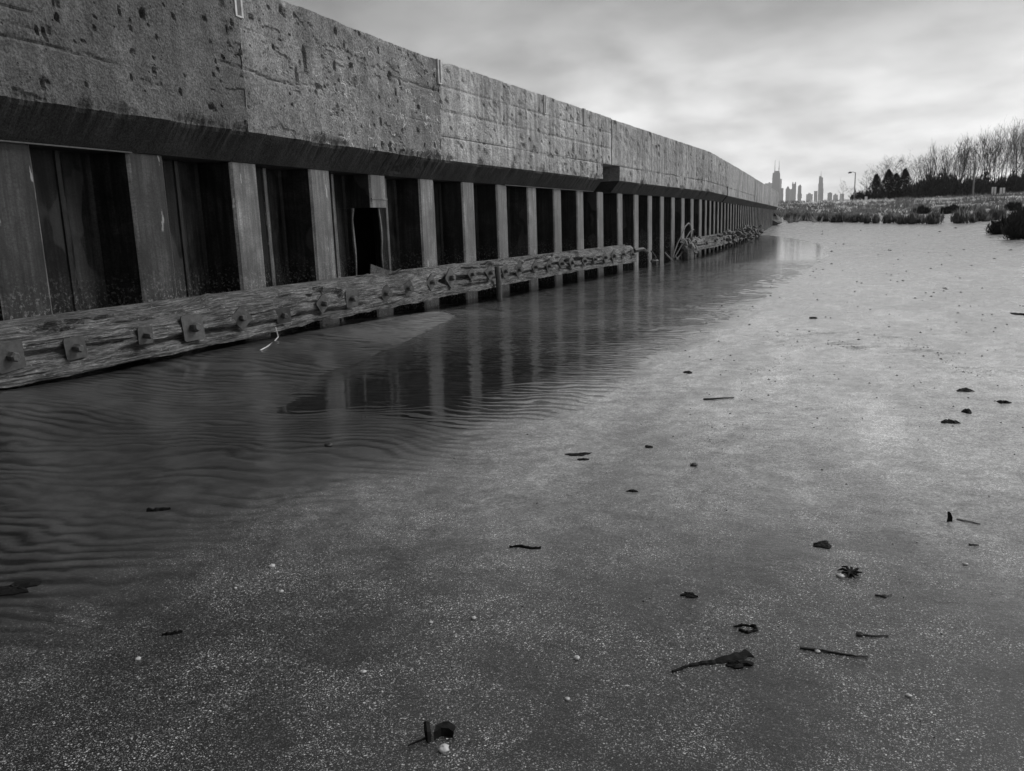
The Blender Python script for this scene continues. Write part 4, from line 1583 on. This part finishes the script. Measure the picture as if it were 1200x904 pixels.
tr_r = random.Random(3)
px = 1083
k = 0
while px < 1232:
    h = np.interp(px, [1083, 1100, 1120, 1140, 1165, 1185, 1232], [44, 52, 54, 52, 60, 58, 64]) * tr_r.uniform(.78, 1.0)
    tree(TALL, k, px, 238 + tr_r.uniform(0, 45), h, 232, 'tall bare tree standing in the leafless wood beyond the dune', 'tall bare trees of the wood')
    px += tr_r.uniform(2.2, 4.2)
    k += 1
for (px, h) in ((1022, 33), (1030, 36), (1039, 40), (1046, 38), (1053, 40), (1060, 38), (1067, 38), (1074, 34), (1079, 36), (1013, 30), (1026, 28), (1017, 24)):
    tree(ROUND, int(px), px, 228 + tr_r.uniform(0, 35), h, 232, 'rounded bare tree behind the dark evergreens beside the wood', 'rounded bare trees')
tree(ROUND, 1, 989, 236, 21, 231, 'small lone bare tree standing apart near the street lamp', None)
tree(ROUND, 2, 996, 240, 15, 231, 'very small bare sapling between the lone bare tree and the street lamp', None)


def evergreen(px, py, Y, wpx, hpx, seed, label):
    p = at_y(px, py, Y)
    s = p.length / FPX
    w, h = wpx * s * .5, hpx * s
    e = empty('evergreen_tree', (p.x, p.y, gz(p.x, p.y) - .1))
    tag(e, label, 'tree')
    r = np.random.default_rng(seed)
    n = 4200
    t = r.random(n) ** .8
    a = r.uniform(0, 6.28, n)
    lob = 1 + .22 * np.sin(a * 3 + t * 9 + seed) + .15 * np.sin(a * 5 - t * 17)
    rad = w * (1 - t) ** .75 * lob * r.uniform(.35, 1.0, n) ** .5
    X_, Y_, Z_ = np.cos(a) * rad, np.sin(a) * rad, h * (.04 + .96 * t)
    L = .34 * r.uniform(.6, 1.4, n)
    tx, ty, tz = np.cos(a) * L * .7, np.sin(a) * L * .7, L * r.uniform(.1, .8, n)
    b = a + 1.57
    dx, dy = np.cos(b) * L * .35, np.sin(b) * L * .35
    A = np.stack([X_ - dx, Y_ - dy, Z_], -1)
    B = np.stack([X_ + dx, Y_ + dy, Z_], -1)
    T = np.stack([X_ + tx, Y_ + ty, Z_ + tz], -1)
    link_mesh('crown', mesh_from(np.stack([A, B, T], 1).reshape(-1, 3), np.arange(n * 3, dtype=np.int32).reshape(-1, 3), 'crown'), MAT['evergreen'], e)
    mb = MB()
    mb.tube([(0, 0, -.2), (0, 0, h * .5), (0, 0, h * .93)], [.16, .1, .03], 6)
    mb.build('trunk', MAT['bark'], e)


evergreen(1026, 232, 226, 22, 28, 1, 'smallest dark evergreen, standing apart from the evergreen clump')
evergreen(1040, 232, 220, 27, 32, 2, 'peaked dark evergreen at the street lamp end of the clump')
evergreen(1049, 232, 222, 30, 28, 3, 'broad dark evergreen in the middle of the clump')
evergreen(1059, 232, 219, 26, 32, 4, 'peaked dark evergreen at the wood end of the clump')

# thicket under the tall trees
ur = random.Random(8)
px = 1070
k = 0
while px < 1226:
    h = ur.uniform(19, 27)
    shrub(px, 233, 226 + ur.uniform(0, 12), ur.uniform(26, 36), h * ur.uniform(.9, 1.5), 800 + k, 'dense dark thicket bush under the tall bare trees', 2600, 'shrub', 'thicket bushes under the wood', .6, .75, .5, 'bush')
    px += ur.uniform(7, 10)
    k += 1
for i, (px, w, h) in enumerate(((1005, 18, 11), (1016, 22, 14), (1031, 24, 14), (1048, 26, 13), (1066, 26, 16))):
    shrub(px, 233, 216 + i, w * 1.2, h * 1.4, 900 + i, 'dark undergrowth bush at the foot of the evergreens and rounded trees', 1300, 'shrub', 'undergrowth bushes by the evergreens', .4, .6, .5, 'bush')

# ------------------------------------------------------------------ lamp, pole, boards

def foot(px, py, Y):
    p = at_y(px, py, Y)
    return Vector((p.x, p.y, gz(p.x, p.y)))


Yl = 205
p = foot(1001, 234, Yl)
sp = p.length / FPX
e = world_thing('street_lamp', p, 'street lamp with a short arm on a slim pole before the lone bare tree', 'street lamp')
H = 31 * sp
mb = MB()
mb.tube([(0, 0, -.4), (0, 0, H)], [.13, .09], 8)
mb.build('pole', MAT['pole'], e)
mb = MB()
mb.tube([(0, 0, H - .1), (-.5, 0, H + .12), (-.95, 0, H + .1)], .05, 6)
mb.build('arm', MAT['pole'], e)
mb = MB()
lump(mb, (-1.15, 0, H + .02), .42, .24, .17, 2, 8, 6)
mb.build('lamp_head', MAT['lamp'], e)

p = foot(1139.5, 236, 200)
sp = p.length / FPX
e = world_thing('utility_pole', p, 'plain timber utility pole with a pale crossarm before the thicket', 'utility pole')
H = 36 * sp
mb = MB()
mb.tube([(0, 0, -.4), (0, 0, H)], [.19, .13], 8)
mb.build('pole', MAT['pole'], e)
mb = MB()
mb.box(-1.1, .5, -.08, .08, H - .12, H + .06)
mb.build('crossarm', MAT['sign'], e)
mb = MB()
mb.box(-.22, .22, -.22, .22, -.3, .35)
mb.build('base_block', MAT['sign'], e)

for (px, py, w, h, lab) in ((1015, 230.5, 3, 6, 'small white notice board on a post by the street lamp'), (1164, 234.5, 4.5, 9, 'tall white notice board of two panels, left of the pair before the wood'), (1174, 234, 5, 8, 'white notice board of two panels, right of the pair before the wood')):
    p = foot(px, py, 203)
    sp = p.length / FPX
    e = world_thing('notice_board', p, lab, 'sign')
    W_, H_ = w * sp, h * sp
    n = 1 if w < 4 else 2
    for j in range(n):
        mb = MB()
        x0 = -W_ / 2 + j * W_ / n
        mb.box(x0 + .03, x0 + W_ / n - .06 * (n > 1) - .03, -.04, .04, .35 * (n == 1), H_)
        mb.build('panel', MAT['sign'], e)
    mb = MB()
    for sx in ((0,) if n == 1 else (-W_ / 2, 0, W_ / 2)):
        mb.box(sx - .06, sx + .06, .05, .15, -.4, H_ * .95)
    mb.build('post', MAT['post'], e)
p = foot(1183, 234.5, 203)
mb = MB()
mb.box(p.x - 2.4, p.x + 3.2, p.y - .2, p.y + .2, p.z - .3, p.z + .42, .05)
tag(mb.build('log_barrier', MAT['sign']), 'low pale rail lying beside the pair of notice boards', 'barrier')

# ------------------------------------------------------------------ city skyline

def tower_mat(name, v):
    m, T = new_mat(name)
    tcn = T.n('TexCoord').outputs['Object']
    s = T.n('SeparateXYZ', ins={0: tcn})
    a = T.math('FRACT', T.math('DIVIDE', s.outputs[0], 7.0))
    b = T.math('FRACT', T.math('DIVIDE', s.outputs[2], 3.8))
    win = T.math('MULTIPLY', T.ramp(a, (.22, .30, 0, 1)), T.ramp(b, (.35, .42, 0, 1)))
    n = T.noise(tcn, .02, 3)
    base = T.math('MULTIPLY', T.math('MULTIPLY', T.math('SUBTRACT', 1.0, T.math('MULTIPLY', win, .5)), v), T.ramp(n, (.3, .7, .9, 1.1)))
    finish(T, base, .5, None, .5)
    return m


TM = {v: tower_mat('tower_facade_' + n, v) for n, v in (('dark', .09), ('mid', .20), ('pale', .36))}


def prism(mb, x0, x1, z0, z1, d, x2=None, x3=None, d2=None):
    x2 = x0 if x2 is None else x2
    x3 = x1 if x3 is None else x3
    d2 = d if d2 is None else d2
    mb.add([(x0, -d / 2, z0), (x1, -d / 2, z0), (x1, d / 2, z0), (x0, d / 2, z0), (x2, -d2 / 2, z1), (x3, -d2 / 2, z1), (x3, d2 / 2, z1), (x2, d2 / 2, z1)],
           [(3, 2, 1, 0), (4, 5, 6, 7), (0, 1, 5, 4), (1, 2, 6, 5), (2, 3, 7, 6), (3, 0, 4, 7)])


def tower(pxa, pxb, top, Y, v, label, parts=None, dfac=.8, taper=None, extra=()):
    """body between two picture columns up to a picture row; extra = list of (name, pxa, pxb, row0, row1, pxa_top, pxb_top)"""
    pc = (pxa + pxb) / 2
    hor = 253.7 - (pc - 959) * .0336
    p = at_y(pc, hor, Y)
    s = p.length / FPX / 1.0
    s = (at_y(pc + 1, hor, Y) - p).length
    e = empty('skyscraper', (p.x, p.y, 4.0))
    tag(e, label, 'skyscraper')
    fx = lambda q: (q - pc) * s
    fz = lambda q: (hor - q) * s - 2.9
    d = (pxb - pxa) * s * dfac
    mb = MB()
    if taper:
        prism(mb, fx(pxa), fx(pxb), 0, fz(top), d, fx(taper[0]), fx(taper[1]), d * .7)
    else:
        prism(mb, fx(pxa), fx(pxb), 0, fz(top), d)
    mb.build('tower_body', TM[v], e)
    for (nm, a, b, r0, r1, a2, b2) in extra:
        mb = MB()
        w = (b - a) * s
        prism(mb, fx(a), fx(b), fz(r0) + .5, fz(r1), min(d * .95, max(w, 2.5) * 1.0), fx(a2), fx(b2), max(1.0, (b2 - a2) * s))
        mb.build(nm, TM[v], e)
    return e


tower(902.3, 914.2, 202, 6400, .09, 'tallest dark tapering tower with twin rooftop masts', taper=(904.2, 912.6),
      extra=(('crown', 905.8, 911.8, 202, 199.8, 906, 911.6), ('mast', 906.1, 906.9, 199.8, 187, 906.35, 906.65), ('mast', 910.9, 911.7, 199.8, 188, 911.15, 911.45)))
tower(895.5, 903.5, 214.5, 6900, .36, 'pale broad block half hidden by the wall, left of the tallest tower', extra=(('roof_house', 899.5, 901.5, 214.5, 213.3, 899.5, 901.5),))
tower(912.0, 914.8, 209, 7000, .36, 'pale slim slab directly behind the tallest tower')
tower(913.4, 917.1, 220, 6200, .09, 'short dark block at the foot of the tallest tower')
tower(919.8, 924.6, 221, 6500, .20, 'pale tower with a pointed roof beside the twin turreted tower', extra=(('roof', 919.9, 924.5, 221, 217.4, 922.1, 922.5),))
tower(924.5, 927.2, 221, 6600, .36, 'pale narrow block between the pointed roof and the twin turrets')
tower(927.0, 931.8, 214.6, 6550, .20, 'tower with two small turrets on its flat top', extra=(('turret', 927.2, 928.5, 214.6, 212.3, 927.4, 928.3), ('turret', 930.2, 931.6, 214.6, 212.5, 930.4, 931.4)))
tower(934.0, 938.0, 217.4, 6350, .09, 'dark slim tower with a small peaked cap', extra=(('roof', 934.2, 937.9, 217.4, 215.4, 936.3, 936.8), ('podium', 933.7, 938.7, 232, 226.5, 933.7, 938.7)))
tower(944.0, 951.5, 227, 6700, .36, 'low pale building with a stepped rounded roof', extra=(('roof', 945.5, 949.5, 227, 225.4, 946.5, 948.5),))
tower(953.0, 957.0, 223, 6500, .20, 'grey mid height block left of the spired tower')
tower(957.6, 963.3, 214, 6600, .20, 'tall pale stepped tower with a thin central spire',
      extra=(('upper_body', 958.0, 962.8, 214, 206.6, 958.1, 962.8), ('top_body', 958.1, 961.0, 206.6, 204.9, 958.3, 960.8), ('spire', 960.0, 960.6, 204.9, 199, 960.2, 960.4)))
tower(960.2, 963.8, 220, 6300, .09, 'dark block standing in front of the spired tower')
tower(968.8, 974.2, 225.3, 6400, .09, 'dark low building with a rounded roof, right of the spired tower', extra=(('roof', 969.5, 973.5, 225.3, 224.6, 970.3, 972.7),))
tower(975.4, 981.0, 227.5, 6600, .20, 'grey low building, second right of the spired tower', extra=(('roof_house', 977, 979, 227.5, 226, 977, 979),))
tower(983.2, 988.0, 226, 6700, .36, 'pale low building, last right of the spired tower before the lone bare tree')

# ------------------------------------------------------------------ haze
hz = MB()
hz.box(-3500, 2500, -300, 7400, -3.0, 520)
hm, HT = new_mat('haze_air')
pv = HT.n('VolumePrincipled', ins={'Color': (0.95, 0.95, 0.95, 1), 'Density': 1.0e-4, 'Anisotropy': 0.2})
ho = HT.n('OutputMaterial')
HT.link(pv.outputs[0], ho.inputs['Volume'])
tag(hz.build('haze', hm), 'pale haze over the shore', None, None, 'stuff')
print('objects', len(bpy.data.objects))
